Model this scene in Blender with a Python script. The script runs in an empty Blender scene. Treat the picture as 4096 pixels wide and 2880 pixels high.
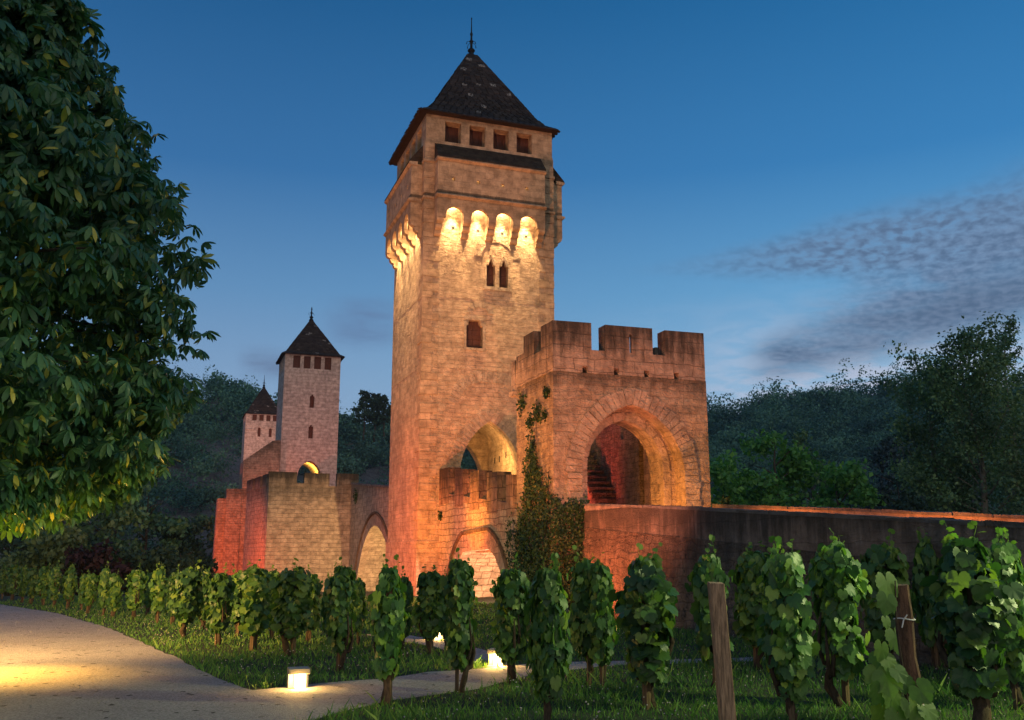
import bpy, bmesh, math, random
import numpy as np
from mathutils import Vector, Matrix
from mathutils.geometry import tessellate_polygon
R_ = math.radians
random.seed(7); RNG = np.random.default_rng(7)
scene = bpy.context.scene
COL = scene.collection

# ---------------------------------------------------------------- camera
FPX, CX, CY, HOR, EYE = 3750.0, 2048.0, 1440.0, 764.0, 1.55
TILT = math.atan(HOR / FPX)
cam_d = bpy.data.cameras.new("camera"); cam = bpy.data.objects.new("camera", cam_d); COL.objects.link(cam)
cam_d.sensor_width = 36; cam_d.lens = FPX / 4096 * 36; cam_d.clip_end = 4000; cam_d.clip_start = 0.05
cam.location = (0, 0, EYE); cam.rotation_euler = (math.pi / 2 + TILT, 0, 0)
scene.camera = cam
scene.view_settings.view_transform = 'Standard'; scene.view_settings.look = 'None'
scene.view_settings.exposure = 0.28; scene.view_settings.gamma = 1.0
scene.cycles.use_denoising = True
scene.cycles.sample_clamp_indirect = 4.0
scene.cycles.max_bounces = 6; scene.cycles.diffuse_bounces = 3; scene.cycles.glossy_bounces = 2
scene.cycles.transmission_bounces = 3; scene.cycles.transparent_max_bounces = 4
scene.cycles.use_light_tree = True

# ---------------------------------------------------------------- node helper
class NT:
    def __init__(s, tree):
        s.t = tree; s.n = tree.nodes; s.l = tree.links
    def __call__(s, typ, ins=None, **props):
        nd = s.n.new(typ)
        for k, v in props.items(): setattr(nd, k, v)
        for k, v in (ins or {}).items():
            sock = nd.inputs[k]
            if isinstance(v, bpy.types.NodeSocket): s.l.new(v, sock)
            else: sock.default_value = v
        return nd
    def math(s, op, a, b=0.0, c=0.0, clamp=False):
        nd = s.n.new('ShaderNodeMath'); nd.operation = op; nd.use_clamp = clamp
        for i, v in enumerate((a, b, c)):
            if isinstance(v, bpy.types.NodeSocket): s.l.new(v, nd.inputs[i])
            else: nd.inputs[i].default_value = v
        return nd.outputs[0]
    def smooth(s, v, a, b, lo=0.0, hi=1.0):
        nd = s.n.new('ShaderNodeMapRange'); nd.interpolation_type = 'SMOOTHSTEP'
        s.l.new(v, nd.inputs[0])
        for i, q in zip((1, 2, 3, 4), (a, b, lo, hi)): nd.inputs[i].default_value = q
        return nd.outputs[0]
    def mix(s, f, a, b, blend='MIX'):
        nd = s.n.new('ShaderNodeMix'); nd.data_type = 'RGBA'; nd.blend_type = blend
        for i, v in ((0, f), (6, a), (7, b)):
            if isinstance(v, bpy.types.NodeSocket): s.l.new(v, nd.inputs[i])
            else: nd.inputs[i].default_value = v if i == 0 else (tuple(v) + (1,))[:4]
        return nd.outputs[2]
    def noise(s, vec, scale, detail=4.0, rough=0.55, dist=0.0):
        nd = s('ShaderNodeTexNoise', {'Scale': scale, 'Detail': detail, 'Roughness': rough, 'Distortion': dist})
        if vec is not None: s.l.new(vec, nd.inputs['Vector'])
        return nd.outputs[0]
    def scaled(s, vec, sc):
        nd = s('ShaderNodeVectorMath', {0: vec, 1: sc}, operation='MULTIPLY'); return nd.outputs[0]

# ---------------------------------------------------------------- sky: clear blue dusk with altocumulus bank
world = bpy.data.worlds.new("World"); scene.world = world; world.use_nodes = True
def build_world():
    wt = NT(world.node_tree); world.node_tree.nodes.clear()
    d = wt('ShaderNodeTexCoord').outputs['Generated']
    sp = wt('ShaderNodeSeparateXYZ', {0: d}).outputs
    el = wt.math('MULTIPLY', wt.math('ARCSINE', sp[2]), 57.2958)
    az = wt.math('MULTIPLY', wt.math('ARCTAN2', sp[0], sp[1]), 57.2958)
    ramp = wt('ShaderNodeValToRGB', {0: wt.math('DIVIDE', el, 90.0)})
    stops = [(0.0, (.34, .40, .50)), (.045, (.29, .375, .51)), (.11, (.20, .33, .505)), (.17, (.112, .255, .450)),
             (.25, (.038, .150, .345)), (.36, (.014, .095, .245)), (.6, (.010, .085, .23)), (1.0, (.008, .06, .17))]
    cr = ramp.color_ramp
    while len(cr.elements) < len(stops): cr.elements.new(0.5)
    for e, (p, c) in zip(cr.elements, stops): e.position = p; e.color = c + (1,)
    right = wt.smooth(az, -25.0, 38.0)
    sky = wt.mix(right, wt.mix(1.0, ramp.outputs[0], (.92, .90, .92), 'MULTIPLY'),
                 wt.mix(1.0, ramp.outputs[0], (.95, 1.22, 1.20), 'MULTIPLY'))
    # cloud sheet seen in perspective: direction projected on a plane overhead
    inv = wt.math('DIVIDE', 1.0, wt.math('MAXIMUM', wt.math('ADD', sp[2], 0.04), 0.02))
    pl = wt('ShaderNodeVectorMath', {0: d, 'Scale': inv}, operation='SCALE').outputs[0]
    rot = wt('ShaderNodeMapping', {'Vector': pl, 'Rotation': (0, 0, R_(-28)), 'Scale': (1.0, 1.0, 0.0)}).outputs[0]
    puff = wt('ShaderNodeMapping', {'Vector': pl, 'Rotation': (0, 0, R_(26)), 'Scale': (1.0, 1.0, 0.0)}).outputs[0]
    fine = wt.noise(wt.scaled(puff, (11.0, 7.0, 0)), 2.6, 4, .5, .25)
    broad = wt.noise(wt.scaled(rot, (.9, 1.6, 0)), 1.3, 4, .55, .3)
    streak = wt.noise(wt.scaled(puff, (3.2, 3.0, 0)), 1.8, 4, .55, .6)
    # band one: sloping bank, thin at its left end and wide at the right
    def band(c0, slope, w0, wslope, a0, a1, nz, amt):
        cen = wt.math('ADD', wt.math('MULTIPLY', az, slope), c0)
        wid = wt.math('MAXIMUM', wt.math('ADD', wt.math('MULTIPLY', az, wslope), w0), .25)
        dist = wt.math('DIVIDE', wt.math('ABSOLUTE', wt.math('SUBTRACT', el, cen)), wid)
        dist = wt.math('ADD', dist, wt.math('MULTIPLY', wt.math('SUBTRACT', broad, .5), 1.1))
        m = wt.smooth(dist, .25, 1.45, 1.0, 0.0)
        m = wt.math('MULTIPLY', m, wt.smooth(az, a0, a1))
        return wt.math('MULTIPLY', wt.math('MULTIPLY', m, wt.smooth(nz, .28, .68, .45, 1.0)), amt)
    b1 = band(16.7, .016, -.55, .106, 6.0, 21.0, fine, 1.0)
    b2 = band(8.2, .19, .55, .05, 13.5, 16.5, broad, 1.0)
    b3 = band(8.6, .235, .5, .075, 15.0, 24.0, streak, .9)
    wisp = wt.math('MULTIPLY', band(14.0, .04, 1.3, 0, -12.5, -9.5, streak, .7), wt.smooth(az, -9.0, -5.5, 1.0, 0.0))
    wisp2 = wt.math('MULTIPLY', band(10.9, .0, .9, 0, -17.0, -15.5, streak, .7), wt.smooth(az, -14.5, -12.5, 1.0, 0.0))
    haze = wt.math('MULTIPLY', wt.math('MULTIPLY', wt.smooth(el, 16.5, 8.0), wt.smooth(az, 3.0, 21.0)), wt.smooth(streak, .36, .62, .30, .90))
    light = wt.mix(haze, sky, (.44, .465, .575))
    dark = wt.mix(wt.smooth(fine, .3, .7), (.150, .220, .345), (.083, .142, .245))
    out = wt.mix(b3, light, dark)
    out = wt.mix(b2, out, wt.mix(.35, dark, (.06, .09, .15)))
    out = wt.mix(b1, out, dark)
    out = wt.mix(wisp, out, (.10, .165, .30))
    out = wt.mix(wisp2, out, (.11, .16, .27))
    # added fill glow in the unseen sky behind and right of the viewer
    back_fill = wt.math('MULTIPLY', wt.smooth(wt.math('ADD', wt.math('MULTIPLY', sp[1], -1.0), wt.math('MULTIPLY', sp[0], .45)), .05, .85), wt.smooth(el, 75.0, 5.0))
    out = wt.mix(back_fill, out, (.66, .60, .52))
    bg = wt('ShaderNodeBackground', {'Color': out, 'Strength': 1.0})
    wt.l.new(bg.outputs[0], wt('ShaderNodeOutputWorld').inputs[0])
build_world()

# ---------------------------------------------------------------- frame of the bridge: local x across it, local y along it (away), z up
BAZ = R_(19.643225); BO = Vector((-0.86, 34.97, 0))
MB_W = Matrix.Translation(BO) @ Matrix.Rotation(BAZ, 4, 'Z')
def BL(t, s, z): return MB_W @ Vector((t, s, z))
def ray(x, y, k=4096 / 2295):
    xc, yc = x * k - CX, CY - y * k
    return Vector((xc, FPX * math.cos(TILT) - yc * math.sin(TILT), FPX * math.sin(TILT) + yc * math.cos(TILT)))
def ground_at(x, y, z=0.0):
    r = ray(x, y); q = (z - EYE) / r.z; return Vector((r.x * q, r.y * q, z))
def at_depth(x, y, Y):
    r = ray(x, y); q = Y / r.y; return Vector((r.x * q, Y, r.z * q + EYE))

# ---------------------------------------------------------------- lamps (floodlights of the monument)
def lamp(name, loc, power, color, target=None, angle=60, blend=.6, radius=.12, local=True):
    L = bpy.data.lights.new(name, 'SPOT' if target is not None else 'POINT')
    L.energy = power; L.color = color; L.shadow_soft_size = radius
    if target is not None: L.spot_size = R_(angle); L.spot_blend = blend
    o = bpy.data.objects.new(name, L); COL.objects.link(o)
    p = BL(*loc) if local else Vector(loc); o.location = p
    if target is not None:
        q = BL(*target) if local else Vector(target)
        o.rotation_euler = (q - p).to_track_quat('-Z', 'Y').to_euler()
    return o
WARM, GOLD, ORANGE, RED, PINK, CREAM = (1, .66, .34), (1, .52, .10), (1, .33, .10), (1, .20, .09), (1, .42, .33), (1, .70, .42)
def build_lamps():
    # floods at the foot of the main tower
    lamp('flood_tower_flank', (-9.5, -1.0, .4), 3300, (1, .17, .05), (-2.65, 2.4, 2.0), 75, .9)
    lamp('flood_tower_flank_high', (-11.0, -3.0, .4), 3800, (1, .34, .11), (-2.65, 2.2, 11.5), 58, 1.0)
    lamp('flood_tower_front', (-6.2, -8.0, .4), 3900, (1, .22, .085), (-.8, 0, 3.2), 62, 1.0)
    lamp('flood_tower_front_high', (-9.5, -14.0, .5), 9200, (1, .43, .21), (-.3, 0, 12.5), 44, 1.0)
    lamp('flood_span_gold', (-5.4, -4.4, .3), 1500, (1, .42, .03), (-1.9, -4.6, 3.0), 44, 1.0)
    lamp('flood_span_left', (-5.2, -2.6, .3), 520, (1, .46, .01), (-2.2, -.4, 2.6), 50, 1.0)
    lamp('flood_gate_flank', (-6.4, -8.6, .2), 3300, (1, .31, .05), (-1.8, -9.5, 4.9), 50, .9)
    lamp('flood_gate_front', (-4.6, -18.6, .4), 3500, (1, .30, .165), (-.2, -10.8, 5.4), 58, 1.0)
    lamp('flood_gate_deck', (1.3, -17.5, 1.75), 380, (1, .25, .11), (1.2, -10.8, 4.8), 75, 1.0)
    lamp('flood_deck', (-.30, -11.9, 2.05), 700, (1, .32, .04), (2.1, -10.0, 3.4), 70, .7)
    lamp('flood_far_parapet', (.9, -14.0, 1.75), 420, (1, .26, .05), (2.8, -14.6, 2.3), 150, 1.0)
    lamp('flood_far_parapet', (.9, -19.0, 1.45), 420, (1, .26, .05), (2.8, -19.6, 2.0), 150, 1.0)
    lamp('flood_wall_foot', (-3.6, -12.2, .15), 1300, (1, .20, .06), (-1.04, -12.6, 1.7), 105, 1.0)
    lamp('flood_stairs', (.2, -7.2, 2.9), 110, (1, .12, .05), (1.6, -5.6, 2.9), 100, .9)
    lamp('flood_stairs', (-.3, -5.4, 3.2), 520, (1, .10, .04), (2.45, -4.9, 4.1), 100, .8)
    lamp('lamp_passage', (-.65, 1.3, 4.6), 560, (1, .54, .17), (1.46, 1.6, 5.4), 95, 1.0)
    lamp('lamp_passage', (-.5, 2.2, 4.9), 150, (1, .56, .20), None, radius=.1)
    lamp('flood_span_soffit', (-.4, -6.9, .35), 2200, (1, .58, .36), (-.8, -1.6, 1.0), 120, .8)
    lamp('flood_span_arch', (-3.6, -4.7, .1), 520, (1, .17, .035), (-1.9, -4.7, 1.9), 110, 1.0)
    # machicolation lamps, one in every bay: a wide glow in the bay and a narrow wash down the wall
    for t in (-1.57, -.57, .43, 1.43):
        lamp('machicolation_lamp', (t - .06, -.20, 14.72), 72, (1, .66, .30), None, radius=.05)
        lamp('machicolation_wash', (t, -.27, 14.6), 1300, (1, .62, .27), (t, -.08, 11.2), 58, .9, .06)
    for s in (1.0, 2.05, 3.1, 4.15):
        lamp('machicolation_lamp', (-2.65 - .20, s - .04, 14.72), 72, (1, .66, .30), None, radius=.05)
        lamp('machicolation_wash', (-2.65 - .27, s, 14.6), 1300, (1, .62, .27), (-2.65 - .08, s, 11.2), 58, .9, .06)
    # second bridge pier, middle and far tower
    lamp('flood_pier_front', (-4.0, 8.5, -1.0), 1900, (1, .44, .24), (-3.0, 18.2, 1.0), 72, 1.0)
    lamp('flood_pier_flank', (-11.5, 16.5, -1.5), 4200, (1, .13, .035), (-6.6, 21.0, 1.0), 70, 1.0)
    lamp('flood_arch_soffit', (-.9, 7.6, -.35), 3000, (1, .62, .26), (-.4, 15.5, 1.4), 90, .9)
    lamp('flood_spandrel', (-6.0, 7.0, -.5), 420, (1, .20, .10), (-1.9, 12.0, 3.5), 80, 1.0)
    lamp('flood_middle_flank', (-14.0, 40.0, -2.0), 12500, (1, .13, .035), (-6.2, 49.5, 2.0), 55, 1.0)
    lamp('flood_middle_front', (-1.0, 30.0, 6.5), 2600, (1, .22, .15), (0, 50, 9.0), 50, 1.0)
    lamp('flood_middle_high', (-3.0, 22.0, 5.5), 5200, (1, .40, .34), (0, 50, 14.0), 34, 1.0)
    lamp('lamp_middle_passage', (-.3, 51.5, 8.0), 800, (1, .48, .07), (1.2, 52.5, 9.2), 100, .8)
    lamp('flood_far_front', (-5.0, 80.0, 8.0), 16000, (1, .38, .26), (-1.0, 102, 15.0), 45, 1.0)

# ---------------------------------------------------------------- materials
def new_mat(name):
    m = bpy.data.materials.new(name); m.use_nodes = True; m.node_tree.nodes.clear(); return m, NT(m.node_tree)
def finish(nt, shader):
    nt.l.new(shader, nt('ShaderNodeOutputMaterial').inputs[0])
def wall_uv(nt):
    tc = nt('ShaderNodeTexCoord'); p = nt('ShaderNodeSeparateXYZ', {0: tc.outputs['Object']}).outputs
    n = nt('ShaderNodeSeparateXYZ', {0: tc.outputs['Normal']}).outputs
    ax, ay, az_ = (nt.math('ABSOLUTE', n[i]) for i in range(3))
    sidex = nt.math('GREATER_THAN', ax, ay); flat = nt.math('GREATER_THAN', az_, .75)
    u = nt.math('ADD', nt.math('MULTIPLY', sidex, p[1]), nt.math('MULTIPLY', nt.math('SUBTRACT', 1.0, sidex), p[0]))
    u = nt.math('ADD', nt.math('MULTIPLY', flat, p[0]), nt.math('MULTIPLY', nt.math('SUBTRACT', 1.0, flat), u))
    v = nt.math('ADD', nt.math('MULTIPLY', flat, p[1]), nt.math('MULTIPLY', nt.math('SUBTRACT', 1.0, flat), p[2]))
    return tc.outputs['Object'], nt('ShaderNodeCombineXYZ', {0: u, 1: v}).outputs[0], u, v, p[2]
def stone(name, base=(.42, .35, .265), bw=.52, bh=.235, mortar=.012, bump=.55, rough_stone=1.0, island=0.0, mortar_dark=.72, stains=(), patch=.0, lichen=0.0, wobble=1.3):
    """Coursed limestone. stains: (z_bottom, z_top, strength) zones of black weathering that runs down from z_top."""
    m, nt = new_mat(name)
    obj, uv, u, v, z = wall_uv(nt)
    wob = nt('ShaderNodeTexNoise', {'Vector': uv, 'Scale': 1.7, 'Detail': 2.0}).outputs[1]
    wob = nt('ShaderNodeVectorMath', {0: wob, 1: (.5, .5, .5)}, operation='SUBTRACT').outputs[0]
    uvw = nt('ShaderNodeVectorMath', {0: uv, 1: nt.scaled(wob, (.16 * wobble, .12 * wobble, 0))}, operation='ADD').outputs[0]
    c1 = tuple(c * .87 for c in base); c2 = tuple(min(1, c * 1.10) for c in base)
    br = nt('ShaderNodeTexBrick', {'Vector': uvw, 'Color1': c1 + (1,), 'Color2': c2 + (1,), 'Mortar': tuple(c * mortar_dark for c in base) + (1,),
                                   'Scale': 1.0, 'Mortar Size': mortar, 'Mortar Smooth': .35, 'Bias': 0.0, 'Brick Width': bw, 'Row Height': bh}, offset=.5, squash=.75, squash_frequency=3)
    big = nt.noise(obj, .55, 5, .6); mid = nt.noise(obj, 3.2, 5, .6); fin = nt.noise(obj, 22.0, 4, .6)
    col = nt.mix(1.0, br.outputs[0], nt.mix(big, (.66, .66, .68), (1.28, 1.25, 1.20)), 'MULTIPLY')
    col = nt.mix(1.0, col, nt.mix(nt.smooth(mid, .3, .7), (.66, .65, .64), (1.20, 1.20, 1.19)), 'MULTIPLY')
    col = nt.mix(1.0, col, nt.mix(fin, (.82, .82, .82), (1.17, 1.17, 1.17)), 'MULTIPLY')
    if patch:   # newer repaired stones in pale patches
        vor = nt('ShaderNodeTexVoronoi', {'Vector': uv, 'Scale': .55}, feature='F1', distance='CHEBYCHEV').outputs[1]
        g = nt('ShaderNodeSeparateColor', {0: vor}).outputs[0]
        col = nt.mix(nt.math('MULTIPLY', nt.smooth(g, .55, .62), patch), col, nt.mix(1.0, col, (1.25, 1.22, 1.16), 'MULTIPLY'))
    if island:
        ri = nt('ShaderNodeNewGeometry').outputs['Random Per Island']
        col = nt.mix(1.0, col, nt.mix(ri, tuple([1 - island] * 3), tuple([1 + island] * 3)), 'MULTIPLY')
    if stains:
        st1 = nt.noise(nt.scaled(uv, (5.5, .55, 0)), 1.0, 5, .62); st2 = nt.noise(nt.scaled(uv, (1.6, .9, 0)), 1.0, 4, .6)
        for zb, zt, k in stains:
            g = nt.math('MULTIPLY', nt.smooth(z, zb, zt), nt.smooth(z, zt + .03, zt + .08, 1, 0) if zt < 90 else 1.0)
            f = nt.math('ADD', nt.math('ADD', g, nt.math('MULTIPLY', nt.math('SUBTRACT', st1, .5), 1.7)), nt.math('MULTIPLY', nt.math('SUBTRACT', st2, .5), 1.3))
            f = nt.math('MULTIPLY', nt.math('MULTIPLY', nt.smooth(f, .10, 1.05), nt.smooth(g, 0.0, .22)), k)
            col = nt.mix(f, col, nt.mix(fin, (.018, .016, .013), (.05, .044, .036)))
    if lichen:
        lf = nt.smooth(nt.noise(obj, 6.5, 5, .65), .56, .68)
        col = nt.mix(nt.math('MULTIPLY', lf, lichen), col, (.06, .058, .045))
    # relief: sunk joints, pitted faces with a horizontal grain
    grain = nt.noise(nt.scaled(uvw, (3.0, 11.0, 0)), 1.0, 6, .68, .8)
    lump = nt.noise(obj, 5.5, 6, .66, .5)
    perst = nt('ShaderNodeTexBrick', {'Vector': uvw, 'Color1': (0, 0, 0, 1), 'Color2': (1, 1, 1, 1), 'Mortar': (0, 0, 0, 1), 'Scale': 1.0, 'Mortar Size': mortar, 'Mortar Smooth': .35, 'Brick Width': bw, 'Row Height': bh}, offset=.5, squash=.75, squash_frequency=3).outputs[0]
    hgt = nt.math('MULTIPLY', br.outputs[1], -.42)
    hgt = nt.math('ADD', hgt, nt.math('MULTIPLY', nt.math('MULTIPLY', grain, .75 * rough_stone), nt.math('ADD', .45, nt('ShaderNodeSeparateColor', {0: perst}).outputs[0])))
    hgt = nt.math('ADD', hgt, nt.math('MULTIPLY', lump, 1.15 * rough_stone)); hgt = nt.math('ADD', hgt, nt.math('MULTIPLY', fin, .22))
    bp = nt('ShaderNodeBump', {'Height': hgt, 'Strength': min(1.0, bump * 1.35), 'Distance': .10})
    bs = nt('ShaderNodeBsdfPrincipled', {'Base Color': col, 'Roughness': .93, 'Specular IOR Level': .15, 'Normal': bp.outputs[0]})
    finish(nt, bs.outputs[0]); return m
def simple(name, color, rough=.7, var=.25, scale=8.0, bump=.0, metal=0.0, spec=.3, stretch=(1, 1, 1)):
    m, nt = new_mat(name)
    obj = nt('ShaderNodeTexCoord').outputs['Object']; v = nt.scaled(obj, stretch)
    nz = nt.noise(v, scale, 6, .65)
    col = nt.mix(nt.smooth(nz, .25, .75), tuple(c * (1 - var) for c in color), tuple(min(1, c * (1 + var)) for c in color))
    ins = {'Base Color': col, 'Roughness': rough, 'Metallic': metal, 'Specular IOR Level': spec}
    if bump: ins['Normal'] = nt('ShaderNodeBump', {'Height': nz, 'Strength': bump, 'Distance': .02}).outputs[0]
    finish(nt, nt('ShaderNodeBsdfPrincipled', ins).outputs[0]); return m
def leaf_mat(name, cols, rough=.5, trans=.3, spec=.3, tcol=1.6, patch=0.0, objvar=0.0):
    m, nt = new_mat(name)
    ri = nt('ShaderNodeNewGeometry').outputs['Random Per Island']
    ramp = nt('ShaderNodeValToRGB', {0: ri}); cr = ramp.color_ramp
    while len(cr.elements) < len(cols): cr.elements.new(.5)
    for e, (p, c) in zip(cr.elements, cols): e.position = p; e.color = tuple(c) + (1,)
    nz = nt.noise(nt('ShaderNodeTexCoord').outputs['Object'], 35.0, 3, .6)
    col = nt.mix(1.0, ramp.outputs[0], nt.mix(nz, (.72, .72, .72), (1.25, 1.25, 1.25)), 'MULTIPLY')
    if objvar: col = nt.mix(1.0, col, nt.mix(nt('ShaderNodeObjectInfo').outputs['Random'], (1 - objvar, 1 - objvar, 1 - objvar * .8), (1 + objvar * 1.15, 1 + objvar, 1 + objvar * .3)), 'MULTIPLY')
    if patch: col = nt.mix(1.0, col, nt.mix(nt.smooth(nt.noise(nt('ShaderNodeTexCoord').outputs['Object'], patch, 2, .5), .35, .65), (.62, .68, .72), (1.45, 1.38, 1.15)), 'MULTIPLY')
    bs = nt('ShaderNodeBsdfPrincipled', {'Base Color': col, 'Roughness': rough, 'Specular IOR Level': spec})
    tr = nt('ShaderNodeBsdfTranslucent', {'Color': nt.mix(1.0, col, (tcol * 1.1, tcol * 1.15, tcol * .45), 'MULTIPLY')})
    finish(nt, nt('ShaderNodeMixShader', {0: trans, 1: bs.outputs[0], 2: tr.outputs[0]}).outputs[0]); return m
def roof_mat(name, zs=1.0):
    m, nt = new_mat(name)
    obj = nt('ShaderNodeTexCoord').outputs['Object']
    ri = nt('ShaderNodeNewGeometry').outputs['Random Per Island']
    n1 = nt.noise(obj, 4.0, 6, .7); n2 = nt.noise(obj, 16.0, 4, .7)
    col = nt.mix(n1, (.012, .009, .007), (.048, .036, .029))
    col = nt.mix(1.0, col, nt.mix(ri, (.55, .55, .55), (1.5, 1.5, 1.5)), 'MULTIPLY')
    col = nt.mix(nt.math('MULTIPLY', nt.smooth(ri, .975, .985), nt.smooth(n2, .46, .60)), col, (.34, .32, .29))
    col = nt.mix(nt.smooth(nt.noise(obj, 9.0, 3, .5), .73, .80), col, (.16, .16, .14))
    bp = nt('ShaderNodeBump', {'Height': n2, 'Strength': .6, 'Distance': .03})
    finish(nt, nt('ShaderNodeBsdfPrincipled', {'Base Color': col, 'Roughness': .8, 'Specular IOR Level': .25, 'Normal': bp.outputs[0]}).outputs[0]); return m
def gravel_mat():
    m, nt = new_mat('gravel')
    obj = nt('ShaderNodeTexCoord').outputs['Object']
    v = nt('ShaderNodeTexVoronoi', {'Vector': obj, 'Scale': 75.0}); v2 = nt('ShaderNodeTexVoronoi', {'Vector': obj, 'Scale': 17.0})
    ch = nt('ShaderNodeSeparateColor', {0: v.outputs[1]}).outputs[0]; ch2 = nt('ShaderNodeSeparateColor', {0: v2.outputs[1]}).outputs[1]
    col = nt.mix(ch, (.225, .208, .205), (.46, .43, .425))
    col = nt.mix(1.0, col, nt.mix(nt.noise(obj, 1.1, 5, .6), (.72, .71, .70), (1.2, 1.19, 1.17)), 'MULTIPLY')
    col = nt.mix(nt.smooth(ch2, .985, .99), col, (.055, .045, .035))
    h = nt.math('ADD', nt.math('MULTIPLY', v.outputs[0], -1.0), nt.math('MULTIPLY', nt.noise(obj, 9.0, 4, .6), .8))
    bp = nt('ShaderNodeBump', {'Height': h, 'Strength': .9, 'Distance': .016})
    finish(nt, nt('ShaderNodeBsdfPrincipled', {'Base Color': col, 'Roughness': .85, 'Specular IOR Level': .25, 'Normal': bp.outputs[0]}).outputs[0]); return m
def emit_mat(name, color, strength):
    m, nt = new_mat(name); finish(nt, nt('ShaderNodeEmission', {'Color': tuple(color) + (1,), 'Strength': strength}).outputs[0]); return m

M = {}
M['tower'] = stone('tower_limestone', (.45, .345, .245), .37, .165, .008, .62, 1.05, patch=.5, mortar_dark=.88)
M['tower_top'] = stone('tower_ashlar', (.40, .295, .20), .50, .25, .009, .42, .6, patch=.3, mortar_dark=.8, stains=((14.82, 15.02, .75), (13.3, 14.8, .25)))
M['weather'] = stone('weathered_slab', (.06, .046, .034), .5, .2, .012, .8, 1.2, lichen=.7)
M['gate'] = stone('gatehouse_limestone', (.42, .325, .235), .46, .21, .010, .85, 1.6, wobble=1.6, mortar_dark=.8, patch=.35, lichen=.15, stains=((5.55, 6.2, .55), (1.2, 2.0, .0)))
M['gate_par'] = stone('gatehouse_parapet', (.37, .285, .215), .60, .33, .012, .6, .9, mortar_dark=.6, stains=((5.8, 7.9, .90),))
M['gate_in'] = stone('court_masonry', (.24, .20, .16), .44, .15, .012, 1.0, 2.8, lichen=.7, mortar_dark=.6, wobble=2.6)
M['span'] = stone('span_rubble', (.44, .355, .25), .42, .21, .014, .65, .9, mortar_dark=.5, stains=((3.0, 4.15, .8),), lichen=.12)
M['merlon'] = stone('span_merlon', (.30, .20, .135), .5, .34, .014, .6, .9, mortar_dark=.5, stains=((2.6, 4.5, .9),))  # weathering, made heavier to stand in for shade on the end faces
M['wall_top'] = stone('approach_parapet', (.26, .205, .165), 1.0, .42, .009, .50, .8, stains=((.9, 2.5, .85),))
M['wall_foot'] = stone('approach_rubble', (.31, .235, .175), .38, .17, .014, 1.0, 3.0, mortar_dark=.7, wobble=2.3, lichen=.9, stains=((-.2, 2.4, .5),))
M['coping'] = stone('coping', (.16, .15, .14), 1.1, .5, .008, .6, 1.0)
M['parapet_in'] = stone('far_parapet', (.36, .27, .19), 1.1, .7, .009, .35, .6, stains=((1.0, 2.8, .35),))
M['ring'] = stone('voussoirs', (.43, .345, .26), 40, 40, .0, .75, 1.2, island=.10)
M['hood'] = stone('hood_mould', (.17, .125, .085), 40, 40, .0, .8, 1.2, lichen=.5)
M['pier'] = stone('pier_limestone', (.40, .33, .25), .46, .22, .010, .62, 1.0, mortar_dark=.72, stains=((3.6, 5.0, .5),), lichen=.16)
M['pier_par'] = stone('pier_parapet', (.25, .20, .15), .6, .3, .012, .5, .8, stains=((4.7, 5.75, .9),))
M['mid'] = stone('middle_tower_stone', (.47, .41, .37), .55, .27, .013, .55, .7, mortar_dark=.70)
M['mid_wall'] = stone('middle_pier_stone', (.36, .29, .22), .44, .21, .013, .7, 1.0, lichen=.25, stains=((5.2, 6.7, .5), (8.0, 11.0, .6)))
M['deck'] = simple('deck_paving', (.22, .19, .16), .9, .3, 3.0, .4)
M['roof'] = roof_mat('stone_tiles')
M['wood'] = simple('shutter_wood', (.075, .030, .020), .75, .35, 4.0, .3, stretch=(6, 6, 1))
M['darkwood'] = simple('eaves_timber', (.030, .020, .015), .85, .3, 4.0, .3)
M['darkgap'] = simple('painted_shade', (.012, .011, .010), .9)  # near-black colour stands in for the shade inside rooms and holes
M['iron'] = simple('wrought_iron', (.018, .017, .017), .55, .2, 20, metal=.6)
M['post'] = simple('weathered_stake', (.34, .215, .13), .85, .65, 7.0, 1.0, stretch=(9, 9, 1.0))
M['bark_post'] = simple('bark_stake', (.13, .07, .04), .9, .6, 9.0, 1.0, stretch=(4, 4, 1.2))
M['stake'] = simple('vine_stake', (.12, .08, .048), .9, .4, 6.0, .6, stretch=(9, 9, 1))
M['vinewood'] = simple('vine_bark', (.055, .038, .026), .95, .5, 22.0, 1.0, stretch=(2, 2, .6))
M['bark'] = simple('tree_bark', (.06, .048, .036), .95, .4, 9.0, .9, stretch=(2, 2, .5))
M['palebark'] = simple('pale_bark', (.16, .14, .11), .9, .35, 6.0, .6, stretch=(2, 2, .6))
M['string'] = simple('white_tie', (.75, .72, .66), .8)
M['lampbody'] = simple('lamp_housing', (.30, .27, .22), .5, .1, 10.0)
M['lens'] = emit_mat('lamp_lens', (1, .68, .30), 7.0)
M['lens_cool'] = emit_mat('flood_lens', (1, .80, .55), .7)
M['gravel'] = gravel_mat()
M['soil'] = simple('turf_soil', (.030, .040, .016), .95, .5, 5.0, .8)
M['hillsoil'] = simple('hill_ground', (.045, .048, .038), .95, .5, .05, .0)
M['rock'] = stone('cliff_rock', (.20, .19, .18), 9.0, 3.0, .25, .9, 3.0, lichen=.5)
M['rivermat'] = simple('river_water', (.006, .010, .012), .12, .2, .3, .1, spec=.5)
M['vine'] = leaf_mat('vine_leaf', [(0, (0.033, 0.093, 0.033)), (.45, (0.054, 0.140, 0.039)), (.8, (0.107, 0.222, 0.046)), (1, (0.222, 0.328, 0.063))], .42, .34, .38, objvar=.3)
M['youngvine'] = leaf_mat('young_vine_leaf', [(0, (0.080, 0.174, 0.041)), (.6, (0.131, 0.239, 0.051)), (1, (0.217, 0.304, 0.072))], .45, .42, .3)
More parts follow.
